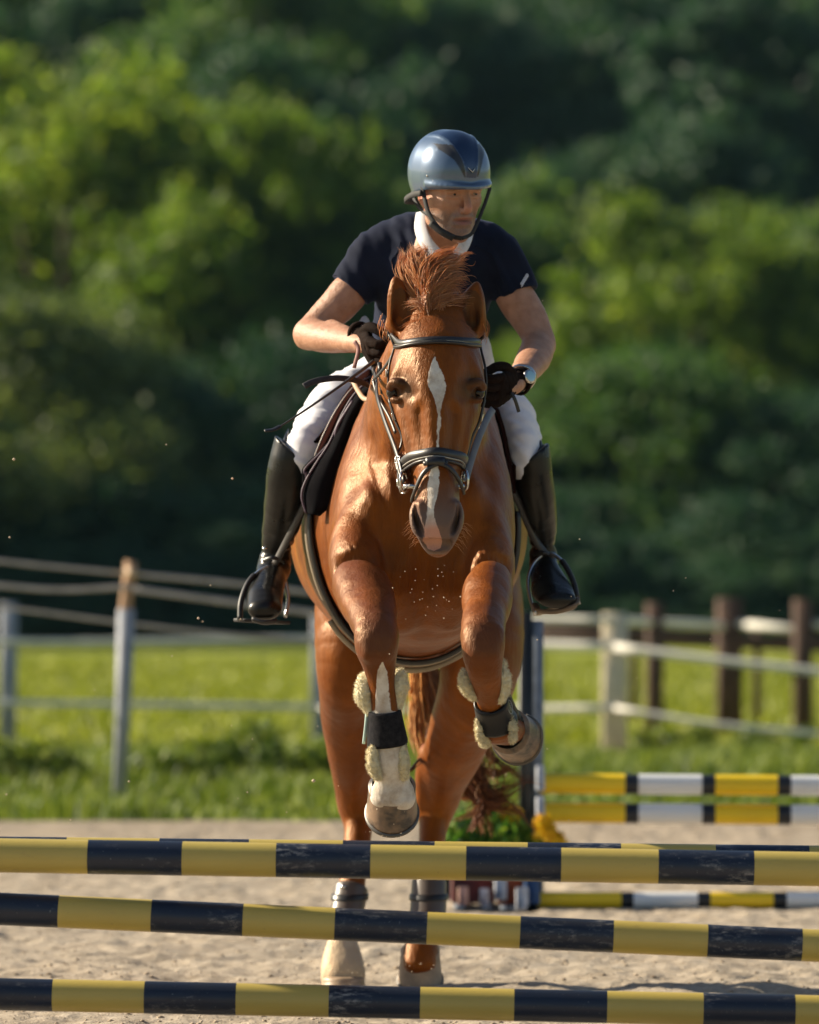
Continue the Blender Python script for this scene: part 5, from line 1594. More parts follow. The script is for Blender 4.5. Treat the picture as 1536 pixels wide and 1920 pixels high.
# head
hstroke(G, [(0, -.010, .042, .072, .086), (0, .028, .042, .072, .086)], .02)
hstroke(G, [(0, -.030, .0, .066, .058), (0, -.040, -.045, .058, .050), (0, -.052, -.085, .040, .036), (0, -.062, -.108, .026, .024)], .03)
for q in (-1, 1):
    hstroke(G, [(q * .060, .005, -.035, .014, .022), (q * .052, -.012, -.070, .013, .018), (q * .030, -.045, -.100, .015, .018)], .025)
    hstroke(G, [(q * .040, -.062, -.022, .020, .018), (q * .054, -.035, -.020, .014, .018)], .02)
    hstroke(G, [(q * .012, -.091, .017, .012, .010), (q * .034, -.087, .021, .014, .010), (q * .054, -.066, .014, .010, .010)], .010)
    hstroke(G, [(q * .031, -.093, .002, .013, .012)], .012, sub=True)
    hstroke(G, [(q * .031, -.075, .000, .014, .0125)], .004)
    hstroke(G, [(q * .016, -.087, .007, .006, .005), (q * .031, -.092, .0085, .009, .0052), (q * .047, -.081, .004, .006, .005)], .005)
    hstroke(G, [(q * .018, -.084, -.0075, .006, .004), (q * .031, -.088, -.0095, .009, .0045), (q * .045, -.079, -.007, .006, .004)], .005)
    hstroke(G, [(q * .013, -.098, -.043, .006, .008)], .006)
    hstroke(G, [(q * .008, -.104, -.052, .003, .004)], .003, sub=True)
    hstroke(G, [(q * .022, -.094, -.044, .004, .008), (q * .036, -.080, -.062, .004, .008), (q * .040, -.072, -.084, .004, .007)], .010, sub=True)   # fold beside the mouth
    hstroke(G, [(q * .070, .012, .008, .006, .018), (q * .073, .018, -.015, .006, .018), (q * .069, .010, -.034, .005, .009)], .006)
    hstroke(G, [(q * .080, .008, .004, .004, .009), (q * .080, .010, -.014, .004, .009)], .004, sub=True)
hstroke(G, [(0, -.085, .014, .009, .008), (0, -.100, -.010, .0085, .009), (0, -.112, -.034, .011, .011), (0, -.105, -.045, .010, .008)], .008)
hstroke(G, [(-.022, -.083, -.060, .006, .006), (0, -.090, -.060, .010, .008), (.022, -.083, -.060, .006, .006)], .010)
hstroke(G, [(-.024, -.082, -.064, .006, .0045), (-.006, -.091, -.062, .006, .0048), (.006, -.091, -.062, .006, .0048), (.024, -.082, -.064, .006, .0045)], .004)
hstroke(G, [(-.022, -.080, -.080, .006, .006), (0, -.088, -.081, .010, .0065), (.022, -.080, -.080, .006, .006)], .005)
hstroke(G, [(-.027, -.084, -.073, .004, .004), (0, -.096, -.0712, .010, .0062), (.027, -.084, -.073, .004, .004)], .003, sub=True)
hstroke(G, [(0, -.078, -.092, .016, .005)], .008, sub=True)
hstroke(G, [(0, -.072, -.108, .018, .014)], .014)
# neck
def bs(rows, k=.03, GG=None, **kw):
    (GG or G).stroke([(P(x, y, Y), R(a, Y), b) for x, y, Y, a, b in rows], k, **kw)
bs([(838, 400, 1.58, 38, .055), (828, 440, 1.63, 38, .058), (822, 475, 1.70, 48, .065)], .03)
bs([(815, 480, 1.74, 95, .08), (812, 560, 1.82, 88, .09), (800, 640, 1.98, 70, .09), (795, 700, 2.08, 80, .10)], .04)
# arms (skin)
ARML = [(705, 480, 1.74, 22, .035), (672, 528, 1.74, 30, .044), (655, 548, 1.74, 37, .054), (632, 575, 1.73, 36, .052), (598, 606, 1.72, 31, .045), (580, 628, 1.70, 29, .043)]
FORL = [(582, 626, 1.69, 32, .046), (612, 633, 1.60, 33, .044), (650, 638, 1.48, 27, .036), (684, 644, 1.34, 20, .026)]
ARMR = [(938, 485, 1.74, 22, .035), (958, 535, 1.74, 30, .044), (966, 556, 1.74, 37, .054), (988, 590, 1.73, 36, .052), (1006, 625, 1.70, 31, .045), (1012, 648, 1.68, 29, .044)]
FORR = [(1011, 645, 1.68, 31, .045), (1000, 674, 1.56, 33, .044), (982, 700, 1.42, 26, .034), (962, 722, 1.28, 20, .026)]
bs(ARML, .015); bs(FORL, .012); bs(ARMR, .015); bs(FORR, .012)
bs([(566, 638, 1.72, 8, .02), (574, 632, 1.74, 12, .03)], .02)
bs([(624, 612, 1.60, 12, .02), (650, 628, 1.5, 10, .02)], .02)
# hands inside the gloves and legs inside the clothes
bs([(684, 644, 1.34, 16, .022), (694, 652, 1.30, 14, .02)], .01); bs([(962, 722, 1.28, 16, .022), (950, 728, 1.24, 14, .02)], .01)
bs([(742, 700, 2.08, 45, .07), (650, 765, 1.92, 38, .06), (565, 845, 1.76, 30, .045), (540, 920, 1.80, 30, .05), (522, 1000, 1.88, 20, .03), (514, 1060, 1.90, 18, .03), (500, 1125, 1.72, 20, .025)], .02)
bs([(870, 700, 2.08, 45, .07), (945, 770, 1.92, 34, .06), (985, 850, 1.76, 28, .045), (1003, 920, 1.80, 28, .05), (1015, 1000, 1.88, 18, .03), (1018, 1050, 1.90, 16, .03), (1033, 1115, 1.72, 24, .022)], .02)
V, Q = G.mesh(); Nn = vnormals(V, Q); del G
V = V + Nn * (.0012 * (vnoise(V[:, 0] * .7 + V[:, 1], V[:, 2], .018, 60) - .5))[:, None]
BS = Snap(V, Q)
me = mesh_np('person_body', V, Q)
lv = (V - HC) @ HM / HSC
face = np.linalg.norm(lv - [0, -.03, -.03], axis=1) < .14
stub = np.where(face, np.clip((-lv[:, 2] - .038) / .02, 0, 1) * np.clip((.035 - lv[:, 1]) / .03, 0, 1) * np.clip((.13 + lv[:, 2]) / .012, 0, 1), 0)
lips = np.where(face & (lv[:, 1] < -.07), np.clip(1.6 - np.hypot(lv[:, 0] / .026, (lv[:, 2] + .0715) / .0115) * 1.3, 0, 1), 0)
cheekm = np.clip(np.abs(lv[:, 0]) / .02, 0, 1)
attr(me, 'stubble', stub * (1 - lips)); attr(me, 'lips', lips)
brow = np.where(face & (lv[:, 1] < -.05), np.clip(1.5 - np.hypot((np.abs(lv[:, 0]) - .033) / .024, (lv[:, 2] - .019) / .0055), 0, 1), 0)
attr(me, 'brow', brow)
red = np.where(face, np.clip(1.3 - np.hypot(lv[:, 0] / .016, (lv[:, 2] + .04) / .02), 0, 1) * .6 + np.where(np.abs(lv[:, 0]) > .066, .8, 0) * (lv[:, 1] > -.02), 0)
attr(me, 'red', red)
gap = np.where(face & (lv[:, 1] < -.06), np.clip(1.4 - np.hypot(lv[:, 0] / .022, (lv[:, 2] + .0715) / .0032), 0, 1), 0)
attr(me, 'gap', gap)
m = N('skin'); g = m.noise(26, 4, .6); g2 = m.noise(260, 3, .6)
c = m.ramp(g, (.3, (.36, .175, .105)), (.7, (.50, .27, .175)))
c = m.mix(m.math('MULTIPLY', m.att('red'), .6), c, (.52, .15, .10))
c = m.mix(m.math('MULTIPLY', m.att('stubble'), m.ramp(g2, (.3, .35), (.6, .8))), c, (.17, .135, .120))
c = m.mix(m.math('MULTIPLY', m.att('brow'), .7), c, (.13, .085, .06))
c = m.mix(m.math('MULTIPLY', m.att('lips'), .75), c, (.36, .13, .11))
c = m.mix(m.math('MULTIPLY', m.att('gap'), .9), c, (.09, .035, .03))
m.set(col=c, rough=.48, spec=.45, sss=.12, sssr=(.02, .008, .004), ssss=.35, nor=m.bump(m.math('ADD', g2, m.math('MULTIPLY', m.noise(70, 4, .7), 3)), .5, .0022)); M_SKIN = m.m
obj('body', me, M_SKIN, person)
# eyes of the rider
m = N('eye_white_shaded'); m.set(col=(.26, .21, .18), rough=.3); M_EYEW = m.m  # eye white darkened, shade on the eyes put into its colour
m = N('iris'); m.set(col=(.02, .016, .014), rough=.2); M_IRIS = m.m
for q in (-1, 1):
    mb = MB(); ball(mb, Lh(q * .031, -.0765, -.0005), .0122 * HSC); e = mb.build('eye', M_EYEW, person)
    mb = MB(); ball(mb, Lh(q * .031 + .002, -.0835, -.003), .0064 * HSC, 12, 8); mb.build('iris', M_IRIS, e)

# --- helmet
helmet = empty('helmet', HC, None); helmet.parent = person; helmet.location = Vector(HC) - person.location
G = Vox(*[axis(HC[i] - .17, HC[i] + .19, .0034) for i in range(3)])
hstroke(G, [(0, -.014, .048, .097, .112), (0, .026, .046, .097, .112)], .01)
def plane(G, p, n):
    n = vn(n)
    pl = ((G.ax[0] - p[0]) * n[0])[:, None, None] + ((G.ax[1] - p[1]) * n[1])[None, :, None] + ((G.ax[2] - p[2]) * n[2])[None, None, :]
    G.F = np.maximum(G.F, pl.astype(np.float32))
plane(G, Lh(0, -.13, .021), HM @ np.array([0, -.16, -1.0]))
hstroke(G, [(-.086, -.045, .022, .006, .004), (-.075, -.080, .022, .008, .0055), (-.045, -.116, .022, .010, .0065), (0, -.136, .021, .012, .007), (.045, -.116, .022, .010, .0065), (.075, -.080, .022, .008, .0055), (.086, -.045, .022, .006, .004)], .016)
for q in (-1, 1):   # raised ridges from brow to crown
    hstroke(G, [(q * .015, -.122, .060, .003, .003), (q * .021, -.113, .088, .004, .004), (q * .034, -.083, .122, .004, .004), (q * .046, -.030, .143, .004, .004), (q * .048, .036, .140, .003, .003)], .006)
    hstroke(G, [(q * .022, -.118, .060, .002, .002), (q * .043, -.098, .088, .003, .003), (q * .064, -.058, .112, .002, .003)], .006)
hstroke(G, [(0, -.010, .040, .085, .100), (0, .022, .038, .085, .100)], .004, sub=True)
V, Q = G.mesh(); del G
lv = (V - HC) @ HM / HSC
me = mesh_np('shell', V, Q)
u = np.abs(lv[:, 0]); zq = lv[:, 2]
zq = zq - .010
u1 = np.interp(zq, [.03, .08, .12, .15], [.013, .021, .035, .048]); u2 = np.interp(zq, [.03, .08, .105, .13], [.018, .043, .068, .068])
fr = (lv[:, 1] < .05) & (zq > .034)
attr(me, 'panel', np.where(fr & (u < u1), 1, 0) * 1.0)
attr(me, 'inlay', np.where((lv[:, 1] < -.01) & (zq > .036) & (zq < .118), np.clip(np.minimum(u - u1, u2 - u) / .003, 0, 1), 0))
m = N('helmet_paint')
c = m.mix(m.att('panel'), (.085, .135, .22), (.010, .030, .085))
c = m.mix(m.att('inlay'), c, (.012, .014, .02))
m.set(col=c, rough=m.mix(m.att('inlay'), (.32, .32, .32), (.5, .5, .5)), metal=.35, spec=.5, coat=.8, coatr=.08, nor=m.bump(m.noise(300, 2), .05, .0005)); M_HELM = m.m
shellobj = obj('shell', me, M_HELM, helmet)
mb = MB()
pth = np.array([Lh(-.011, -.1265, .072), Lh(0, -.1305, .060), Lh(.011, -.1265, .072)])
tube(mb, pth, [.0012, .002, .0012], 6); mb.build('emblem', M_STEEL, helmet)
for q in (-1, 1):
    for yy, zz in ((-.055, .045), (-.085, .030)):
        p = Lh(q * .1, yy, zz); mb = MB(); d = vn(p - Lh(0, 0, .045)); ball(mb, Lh(0, 0, .045) + d * (.104 if yy > -.06 else .108) * HSC, .0035, 8, 6); mb.build('rivet', M_STEEL, helmet)
mb = MB()
def rib(mb, pts, w, t, nrm, res=6):
    p = cat([P(*g) for g in pts], res); v, q, tt = sweep(p, strap_prof(w, t), nrm=nrm); mb.add(v, q, tt)
rib(mb, [(790, 332, 1.47), (796, 370, 1.445), (806, 404, 1.425), (826, 430, 1.405), (848, 443, 1.395), (866, 447, 1.39)], .013, .003, (-.4, -1, -.3))
rib(mb, [(866, 447, 1.39), (884, 438, 1.42), (896, 415, 1.45), (908, 385, 1.48), (919, 352, 1.50)], .011, .003, (.8, -1, 0))
M_WEB = simple('black_webbing', (.012, .012, .013), .75, .2, 80, .4, 500, .0008)
mb.build('chin_strap', M_WEB, helmet)
mb = MB(); rib(mb, [(773, 352, 1.64), (777, 374, 1.60), (789, 392, 1.54), (806, 404, 1.46)], .012, .003, (-1, -.7, 0)); mb.build('rear_strap', M_WEB, helmet)
mb = MB(); p = cat([Lh(-.096, -.03, -.002), Lh(-.100, .02, -.012), Lh(-.094, .07, -.03), Lh(-.05, .13, -.04), Lh(0, .15, -.045)], 6); v, q, t_ = sweep(p, strap_prof(.018, .004), nrm=(-1, 0, 0)); mb.add(v, q, t_); mb.build('liner', M_WEB, helmet)
mb = MB(); rib(mb, [(808, 418, 1.405), (828, 434, 1.392), (850, 446, 1.382)], .020, .008, (-.3, -1, -.4)); mb.build('chin_pad', M_WEB, helmet)

# --- shirt
m = N('navy_cotton'); g = m.noise(500, 3, .6); g2 = m.noise(7, 4)
m.set(col=m.ramp(g2, (.3, (.0075, .010, .022)), (.7, (.013, .017, .036))), rough=.85, spec=.1, sheen=.10, sheenr=.45, sheent=(.4, .5, .9), nor=m.bump(g, .4, .0006)); M_SHIRT = m.m
def folds(seed, amp, s1, s2, ax_=(1, .6, .5)):
    def f(V, Nn):
        a = V[:, 0] * ax_[0] + V[:, 2] * ax_[2]; b = V[:, 1] * ax_[1] + V[:, 2] * .4 - V[:, 0] * .3
        w = vnoise(a + .04 * vnoise(V[:, 0], V[:, 2], .09, seed + 9), b, s1, seed) - .5
        w2 = vnoise(a * 1.7, b, s2, seed + 1) - .5
        return V + Nn * (amp * w + amp * .45 * w2)[:, None]
    return f
G = Vox(axis(-.30, .46, .0052), axis(1.45, 2.35, .011), axis(1.78, 2.42, .0052))
bs([(775, 432, 1.76, 48, .050), (730, 450, 1.77, 46, .066), (702, 478, 1.76, 47, .070)], .03, G)
bs([(862, 440, 1.76, 48, .050), (905, 455, 1.77, 44, .066), (934, 482, 1.76, 45, .070)], .03, G)
bs([(818, 452, 1.76, 88, .075), (816, 500, 1.75, 118, .115), (810, 560, 1.82, 108, .125), (795, 610, 1.92, 98, .125), (785, 660, 2.02, 90, .12), (785, 700, 2.10, 96, .12)], .05, G)
bs([(700, 478, 1.76, 47, .068), (678, 515, 1.75, 48, .068), (652, 548, 1.74, 47, .064), (630, 575, 1.73, 44, .062)], .03, G)
bs([(936, 482, 1.76, 45, .068), (953, 520, 1.75, 46, .068), (970, 556, 1.74, 44, .064), (984, 585, 1.73, 42, .062)], .03, G)
hemL, hemR = P(650, 540, 1.74), P(970, 552, 1.74)
dL = vn(P(612, 600, 1.73) - P(680, 515, 1.75)); dR = vn(P(988, 600, 1.73) - P(955, 510, 1.75))
cutlocal(G, hemL, dL, .125); cutlocal(G, hemR, dR, .125)
bs([(835, 395, 1.60, 40, .055), (828, 440, 1.64, 44, .060)], .01, G, sub=True)
V, Q = G.mesh(); del G
V = folds(70, .016, .075, .035)(V, vnormals(V, Q))
shirt = obj('polo_shirt', mesh_np('polo_shirt', V, Q), M_SHIRT, person)
# placket, seams and logo marks
SS = Snap(V, Q)
M_SEAM = simple('seam_grey', (.05, .055, .08), .8)
for pts in ([(722, 436, 1.6), (716, 470, 1.6), (706, 520, 1.6)], [(918, 440, 1.6), (926, 480, 1.6), (930, 530, 1.6)]):
    mb = MB(); snapstrap(mb, pts, .003, .0015, .0005, S=SS); mb.build('seam', M_SHIRT, shirt)
M_GREYM2 = simple('grey_mesh_cloth', (.10, .10, .13), .85, .15, 30)
# letters on the sleeve: small white script
m = N('white_print'); m.set(col=(.62, .64, .72), rough=.6); M_PRINT = m.m
mb = MB(); n = 26
for i in range(n):
    pass
tt_ = np.linspace(0, 1, 60)
base = [(977 + 12 * t + 2.2 * math.sin(t * 38), 535 - 20 * t + 2.6 * math.cos(t * 38)) for t in tt_]
pp = []
for b_ in base:
    h, n_ = SS.front(b_[0], b_[1], .0025)
    if h is not None: pp.append(h)
tube(mb, np.array(pp), .0018, 5)
mb.build('sleeve_lettering', M_PRINT, shirt)
# collar and tie
m = N('white_collar'); m.set(col=m.ramp(m.noise(40, 3), (.3, (.60, .61, .66)), (.7, (.72, .73, .76))), rough=.75, sheen=.2); M_WCOL = m.m
mb = MB(); rib(mb, [(792, 398, 1.62), (789, 424, 1.585), (797, 450, 1.55), (815, 474, 1.53), (838, 492, 1.52)], .040, .006, (-.55, -1, .3)); 
rib(mb, [(880, 430, 1.60), (872, 456, 1.55), (856, 480, 1.53), (838, 494, 1.52)], .032, .005, (.5, -1, .3)); mb.build('collar', M_WCOL, person)
mb = MB(); box(mb, P(868, 462, 1.54) - [.010, .003, .016], P(868, 462, 1.54) + [.010, .003, .016], bev=.002); mb.build('collar_tip', M_WCOL, person)
# number bib / white cloth showing by the right hip and left wrist
G = Vox(axis(.14, .32, .004), axis(1.55, 2.0, .008), axis(1.80, 2.06, .004))
bs([(896, 628, 1.80, 13, .03), (906, 655, 1.78, 13, .035), (912, 690, 1.80, 12, .04)], .01, G, w=(.9, -.3, 0))
V, Q = G.mesh(); V = folds(75, .010, .03, .015)(V, vnormals(V, Q)); obj('shirt_tail', mesh_np('shirt_tail', V, Q), M_WCOL, person)
G = Vox(axis(-.20, -.08, .004), axis(1.50, 2.0, .008), axis(1.86, 2.06, .004))
bs([(684, 606, 1.75, 8, .02), (678, 622, 1.72, 13, .03), (672, 640, 1.72, 10, .03)], .01, G, w=(.9, -.3, 0))
V, Q = G.mesh(); V = folds(76, .008, .03, .015)(V, vnormals(V, Q)); obj('shirt_tail', mesh_np('shirt_tail', V, Q), M_WCOL, person)

# --- breeches
m = N('white_breeches'); g = m.noise(420, 3, .6); g2 = m.noise(9, 4)
m.set(col=m.ramp(g2, (.3, (.76, .76, .84)), (.7, (.84, .84, .90))), rough=.8, spec=.2, sheen=.25, nor=m.bump(g, .3, .0005)); M_BREE = m.m
G = Vox(axis(-.40, .42, .0056), axis(1.55, 2.5, .011), axis(1.40, 2.05, .0056))
bs([(795, 705, 2.12, 105, .13), (795, 740, 2.16, 95, .10)], .05, G)
bs([(738, 712, 2.08, 62, .10), (690, 735, 2.0, 60, .10), (640, 765, 1.92, 56, .095), (600, 800, 1.83, 48, .080), (570, 845, 1.75, 36, .058), (562, 885, 1.77, 30, .05)], .05, G)
bs([(866, 712, 2.08, 58, .10), (908, 738, 2.0, 50, .10), (945, 770, 1.92, 42, .095), (972, 810, 1.83, 38, .080), (982, 850, 1.75, 32, .058), (990, 890, 1.77, 27, .05)], .05, G)
V, Q = G.mesh(); del G
V = folds(80, .015, .060, .026, (.5, .8, 1))(V, vnormals(V, Q))
br = obj('breeches', mesh_np('breeches', V, Q), M_BREE, person)
# --- boots
m = N('boot_leather'); g = m.noise(90, 4, .6); g2 = m.noise(11, 4, .6)
m.set(col=m.ramp(g2, (.3, (.006, .006, .006)), (.7, (.014, .013, .011))), rough=m.ramp(g2, (.3, .24), (.7, .38)), spec=.32, coat=.0, coatr=.12, nor=m.bump(g, .18, .0010)); M_BOOT = m.m
m = N('boot_sole'); m.set(col=(.16, .12, .085), rough=.7); M_SOLE = m.m
def bootgeo(rows, foot, topcut, q, wr):
    pts = [P(*r_[:3]) for r_ in rows + foot]; a = np.array(pts)
    G = Vox(axis(a[:, 0].min() - .10, a[:, 0].max() + .10, .0045), axis(a[:, 1].min() - .1, a[:, 1].max() + .12, .008), axis(a[:, 2].min() - .08, a[:, 2].max() + .08, .0045))
    bs(rows, .02, G); bs(foot, .025, G)
    cutlocal(G, P(*topcut[0]), topcut[1], .14)
    V, Q = G.mesh(); Nn = vnormals(V, Q)
    zc, zw = P(0, wr, 1.9)[2], .045
    w = np.exp(-((V[:, 2] - zc) / zw) ** 2)
    V = V + Nn * (w * .0062 * (vnoise(V[:, 2] + .35 * V[:, 0] + .02 * np.sin(V[:, 0] * 40 + V[:, 1] * 30), V[:, 0] * .35 + V[:, 1] * .2, .013, 93 + q) - .5) * 1.6)[:, None]
    V = V + Nn * (.006 * (vnoise(V[:, 0] * .6 + V[:, 1], V[:, 2] * .8 + V[:, 0] * .4, .06, 90 + q) - .5))[:, None]
    return obj('boot', mesh_np('boot', V, Q), M_BOOT, person), V
bl, _ = bootgeo([(558, 825, 1.76, 43, .066), (545, 880, 1.77, 43, .068), (538, 930, 1.82, 42, .070), (527, 985, 1.88, 34, .055), (518, 1030, 1.91, 28, .042), (514, 1062, 1.92, 28, .045)],
                [(514, 1062, 1.95, 27, .05), (505, 1092, 1.86, 31, .048), (498, 1120, 1.76, 34, .046), (496, 1142, 1.68, 32, .034)],
                ((556, 850, 1.74), (.62, -.10, .75)), 1, 1030)
brt, _ = bootgeo([(986, 825, 1.76, 41, .066), (998, 880, 1.77, 38, .066), (1006, 930, 1.82, 36, .068), (1015, 980, 1.88, 29, .052), (1019, 1020, 1.91, 22, .038), (1019, 1050, 1.92, 23, .042)],
                 [(1018, 1052, 1.93, 22, .045), (1026, 1082, 1.85, 30, .042), (1036, 1108, 1.76, 38, .036), (1044, 1124, 1.69, 36, .026)],
                 ((988, 860, 1.74), (-.55, -.10, .80)), 2, 1020)
# raised outer tops (dress cut)
for side_, pts, par in ((-1, [(532, 850, 1.76), (534, 830, 1.79), (540, 808, 1.84)], bl), (1, [(1014, 860, 1.76), (1014, 840, 1.79), (1010, 812, 1.84)], brt)):
    mb = MB(); p = cat([P(*g) for g in pts], 5); v, q, t_ = sweep(p, strap_prof(.055, .008), nrm=(side_, -.25, .2), scale=np.interp(np.linspace(0, 1, len(p)), [0, .6, 1], [1.2, .9, .3])); mb.add(v, q, t_); mb.build('top_flap', M_BOOT, par)
for pts, par, nr in (([(474, 1160, 1.66), (495, 1166, 1.65), (518, 1164, 1.66)], bl, (0, -.5, -1)), ([(1004, 1132, 1.76), (1012, 1144, 1.72), (1044, 1146, 1.70), (1076, 1136, 1.68), (1082, 1122, 1.70)], brt, (0, -.5, -1))):
    mb = MB(); p = cat([P(*g) for g in pts], 5); v, q, t_ = sweep(p, strap_prof(.018, .008), nrm=nr); mb.add(v, q, t_); mb.build('sole', M_SOLE if par is brt else M_RUB, par)
# spur and strap
mb = MB(); rib(mb, [(493, 1052, 1.86), (512, 1046, 1.84), (534, 1054, 1.86)], .012, .003, (0, -1, .2)); mb.build('spur_strap', M_BLK, bl)
mb = MB(); rib(mb, [(1000, 1040, 1.86), (1020, 1036, 1.84), (1038, 1044, 1.86)], .012, .003, (0, -1, .2)); mb.build('spur_strap', M_BLK, brt)
mb = MB(); ball(mb, P(497, 1028, 1.84), .009, 10, 6, (1, 1, .6)); mb.build('spur_button', M_STEEL, bl)

# --- gloved hands
m = N('glove_knit'); g = m.noise(150, 4, .65); g2 = m.noise(14, 4)
m.set(col=m.ramp(g2, (.3, (.007, .004, .0035)), (.7, (.020, .011, .008))), rough=.85, spec=.05, sheen=.0, nor=m.bump(g, .6, .0015)); M_GLOVE = m.m
def glove(wrist, fwd, across, scale, name, thumb=1):
    y = vn(fwd); x = vn(np.array(across) - y * np.dot(across, y)); zz_ = np.cross(x, y)
    M_ = np.stack([x, y, zz_ * thumb], 1)
    L = lambda *v: np.array(wrist) + M_ @ (np.array(v, float) * scale)
    c0 = L(0, .06, -.01)
    G = Vox(*[axis(c0[i] - .11 * scale, c0[i] + .11 * scale, .0026) for i in range(3)])
    s_ = lambda rows, k: G.stroke([(L(*r_[:3]), r_[3] * scale, r_[4] * scale) for r_ in rows], k, w=tuple(x))
    s_([(0, -.035, 0, .026, .020), (0, -.01, 0, .025, .018), (0, .02, 0, .033, .018), (0, .055, .002, .040, .017), (0, .078, .003, .039, .014)], .012)
    for i, (dx, ln) in enumerate(((-.030, .96), (-.010, 1.04), (.011, 1.0), (.030, .84))):
        s_([(dx, .078, .003, .0105, .0115), (dx * 1.02, .078 + .030 * ln, -.006, .0098, .0105), (dx, .078 + .030 * ln, -.030 * ln, .0092, .0098), (dx * .97, .075, -.044 * ln, .0088, .009), (dx * .95, .058, -.036, .008, .008)], .0035)
    s_([(-.028, .010, -.004, .013, .013), (-.046, .040, -.012, .0115, .012), (-.045, .068, -.022, .0105, .011), (-.030, .088, -.034, .0095, .010)], .006)
    V, Q = G.mesh(); V = V + vnormals(V, Q) * (.0022 * (vnoise(V[:, 0] + V[:, 1], V[:, 2], .009, 95) - .5))[:, None]
    o = obj('glove', mesh_np('glove', V, Q), M_GLOVE, person)
    mb = MB(); a = np.arange(25) * 2 * math.pi / 24
    ring = np.array([L(math.cos(t_) * .030, -.038, math.sin(t_) * .025) for t_ in a[:-1]])
    v, q, t2 = sweep(ring, circ(6, .004 * scale, .008 * scale), nrm=-y, closed=True, cap=False); mb.add(v, q)
    mb.build('cuff', M_GLOVE, o)
    return o, L
gl, LL = glove(P(684, 640, 1.36), (.26, -.80, -.34), (.30, .05, -.9), 1.30, 'left')
gr, LR = glove(P(962, 720, 1.28), (-.45, -.85, -.20), (-.25, .1, -1), 1.25, 'right', -1)
# straps of the gloves
mb = MB(); rib(mb, [(665, 640, 1.28), (672, 656, 1.27), (664, 690, 1.26)], .012, .003, (-.5, -1, 0)); mb.build('strap', simple('reddish_strap', (.30, .14, .12), .7), gl)
mb = MB(); rib(mb, [(958, 735, 1.22), (966, 750, 1.22), (973, 772, 1.23)], .010, .003, (.3, -1, 0)); mb.build('strap', M_BLK, gr)
# watch
watch = empty('wristwatch', P(976, 712, 1.30), None); watch.parent = person; watch.location = Vector(P(976, 712, 1.30)) - person.location
wc = P(978, 708, 1.36); wd = vn(P(1000, 674, 1.56) - P(962, 722, 1.28)); a = np.arange(28) * math.pi / 14
u_ = vn(np.cross(wd, [0, 0, 1.0])); w_ = np.cross(wd, u_)
mb = MB(); ring = wc + np.cos(a)[:, None] * .040 * u_ + np.sin(a)[:, None] * .036 * w_
v, q, t_ = sweep(ring, np.array([[-.003, -.009], [.003, -.009], [.003, .009], [-.003, .009]]), nrm=wd, closed=True, cap=False); mb.add(v, q); mb.build('band', M_STEEL, watch, False)
fd = vn(np.array([.62, -.75, .2])); fc = P(979, 711, 1.33) + fd * .034
def disc(mb, c, n, r, h, k=28):
    n = vn(n); u = vn(np.cross(n, [0, 0, 1.0])); w = np.cross(n, u); a = np.arange(k) * 2 * math.pi / k
    rows = [c + np.cos(a)[:, None] * rr * u + np.sin(a)[:, None] * rr * w + n * hh for rr, hh in ((r, 0), (r, h * .7), (r * .93, h))]
    V = np.vstack(rows + [c[None] + n * h]); q = [[i * k + j, i * k + (j + 1) % k, (i + 1) * k + (j + 1) % k, (i + 1) * k + j] for i in range(2) for j in range(k)]
    mb.add(V, q, [[2 * k + j, 2 * k + (j + 1) % k, 3 * k] for j in range(k)])
mb = MB(); disc(mb, fc - fd * .006, fd, .0205, .010); mb.build('case', M_STEEL, watch)
m = N('watch_glass'); m.set(col=(.25, .48, .62), rough=.08, coat=1.0, spec=.8); mb = MB(); disc(mb, fc + fd * .0042, fd, .0160, .0015); mb.build('dial', m.m, watch)

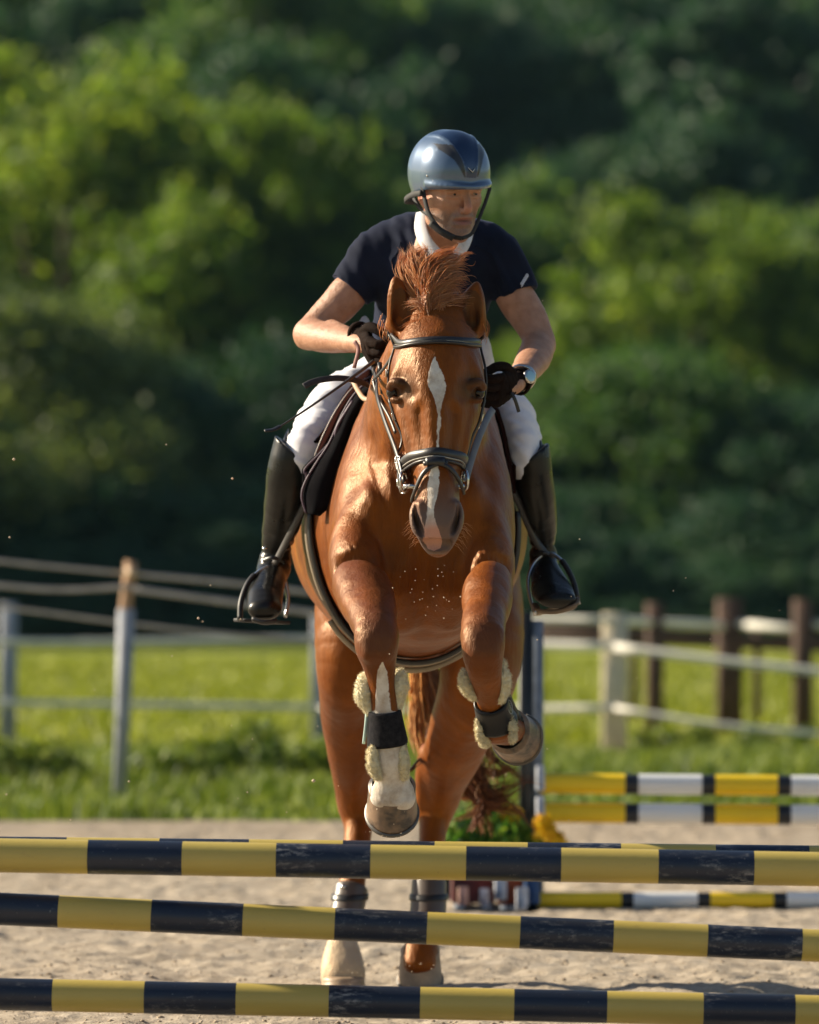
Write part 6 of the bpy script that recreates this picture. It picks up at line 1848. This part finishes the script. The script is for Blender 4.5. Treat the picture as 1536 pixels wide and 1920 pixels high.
# --- whip held in the hand on the left
mb = MB(); p = cat([P(700, 678, 1.20), P(684, 690, 1.16), P(640, 722, 1.10), P(590, 757, 1.05), P(548, 785, 1.0), P(524, 800, .98)], 6)
tube(mb, p, np.interp(np.linspace(0, 1, len(p)), [0, .3, 1], [.0062, .0045, .0022]), 8)
whip = empty('riding_whip', P(700, 678, 1.20), 'thin dark riding whip in the gloved hand, pointing down to the left', 'whip')
mb.build('shaft', leather('whip_grey', (.045, .043, .042), .4, .3), whip)
mb = MB(); rib(mb, [(526, 799, .98), (512, 806, .97), (496, 808, .965)], .014, .003, (0, -.6, 1)); mb.build('flap', M_BLK, whip)
mb = MB(); rib(mb, [(690, 722, 1.26), (662, 712, 1.2), (630, 709, 1.16), (604, 712, 1.14), (584, 717, 1.13), (570, 724, 1.12)], .018, .003, (0, -1, .35), 6)
tag(mb.build('loose_strap', simple('frayed_black_web', (.035, .035, .040), .8, .4, 60)), 'loose black strap with frayed end trailing over the white breeches', 'strap')

# --- sand thrown up by the hooves
mb = MB(); r = np.random.default_rng(77); bv, bt = rock_mesh(1)
def grains(n, px, py, Y, s):
    for i in range(n):
        c = P(r.normal(px[0], px[1]), r.normal(py[0], py[1]), r.uniform(*Y)); k_ = r.uniform(*s)
        mb.add(bv @ np.linalg.qr(r.normal(size=(3, 3)))[0] * k_ + c, t=bt)
grains(26, (795, 38), (1118, 24), (.55, .95), (.0012, .0024)); grains(8, (795, 40), (1115, 24), (.55, .95), (.002, .0034))
grains(60, (760, 420), (1350, 180), (.2, 2.6), (.001, .0026))
grains(14, (735, 26), (1565, 8), (.5, .8), (.0012, .0025))
grains(22, (660, 40), (1820, 14), (2.2, 2.5), (.0015, .003)); grains(8, (790, 25), (1815, 14), (2.2, 2.5), (.0015, .003))
for px, py, k_ in ((26, 862, .006), (436, 898, .005), (312, 834, .003), (18, 1008, .004), (372, 1160, .005), (380, 1166, .003), (395, 1098, .003), (1286, 1084, .003), (1018, 564, .0018), (1008, 1200, .003), (242, 1466, .004), (12, 1490, .004), (588, 1465, .007), (464, 1486, .003), (132, 1538, .003)):
    mb.add(bv * k_ + P(px, py, r.uniform(.4, 2.4)), t=bt)
m = N('flying_sand'); m.set(col=(.62, .50, .36), rough=.9)
tag(mb.build('flying_sand', m.m, smooth=False), 'bright grains of sand thrown up around the jumping horse', 'sand', kind='stuff')
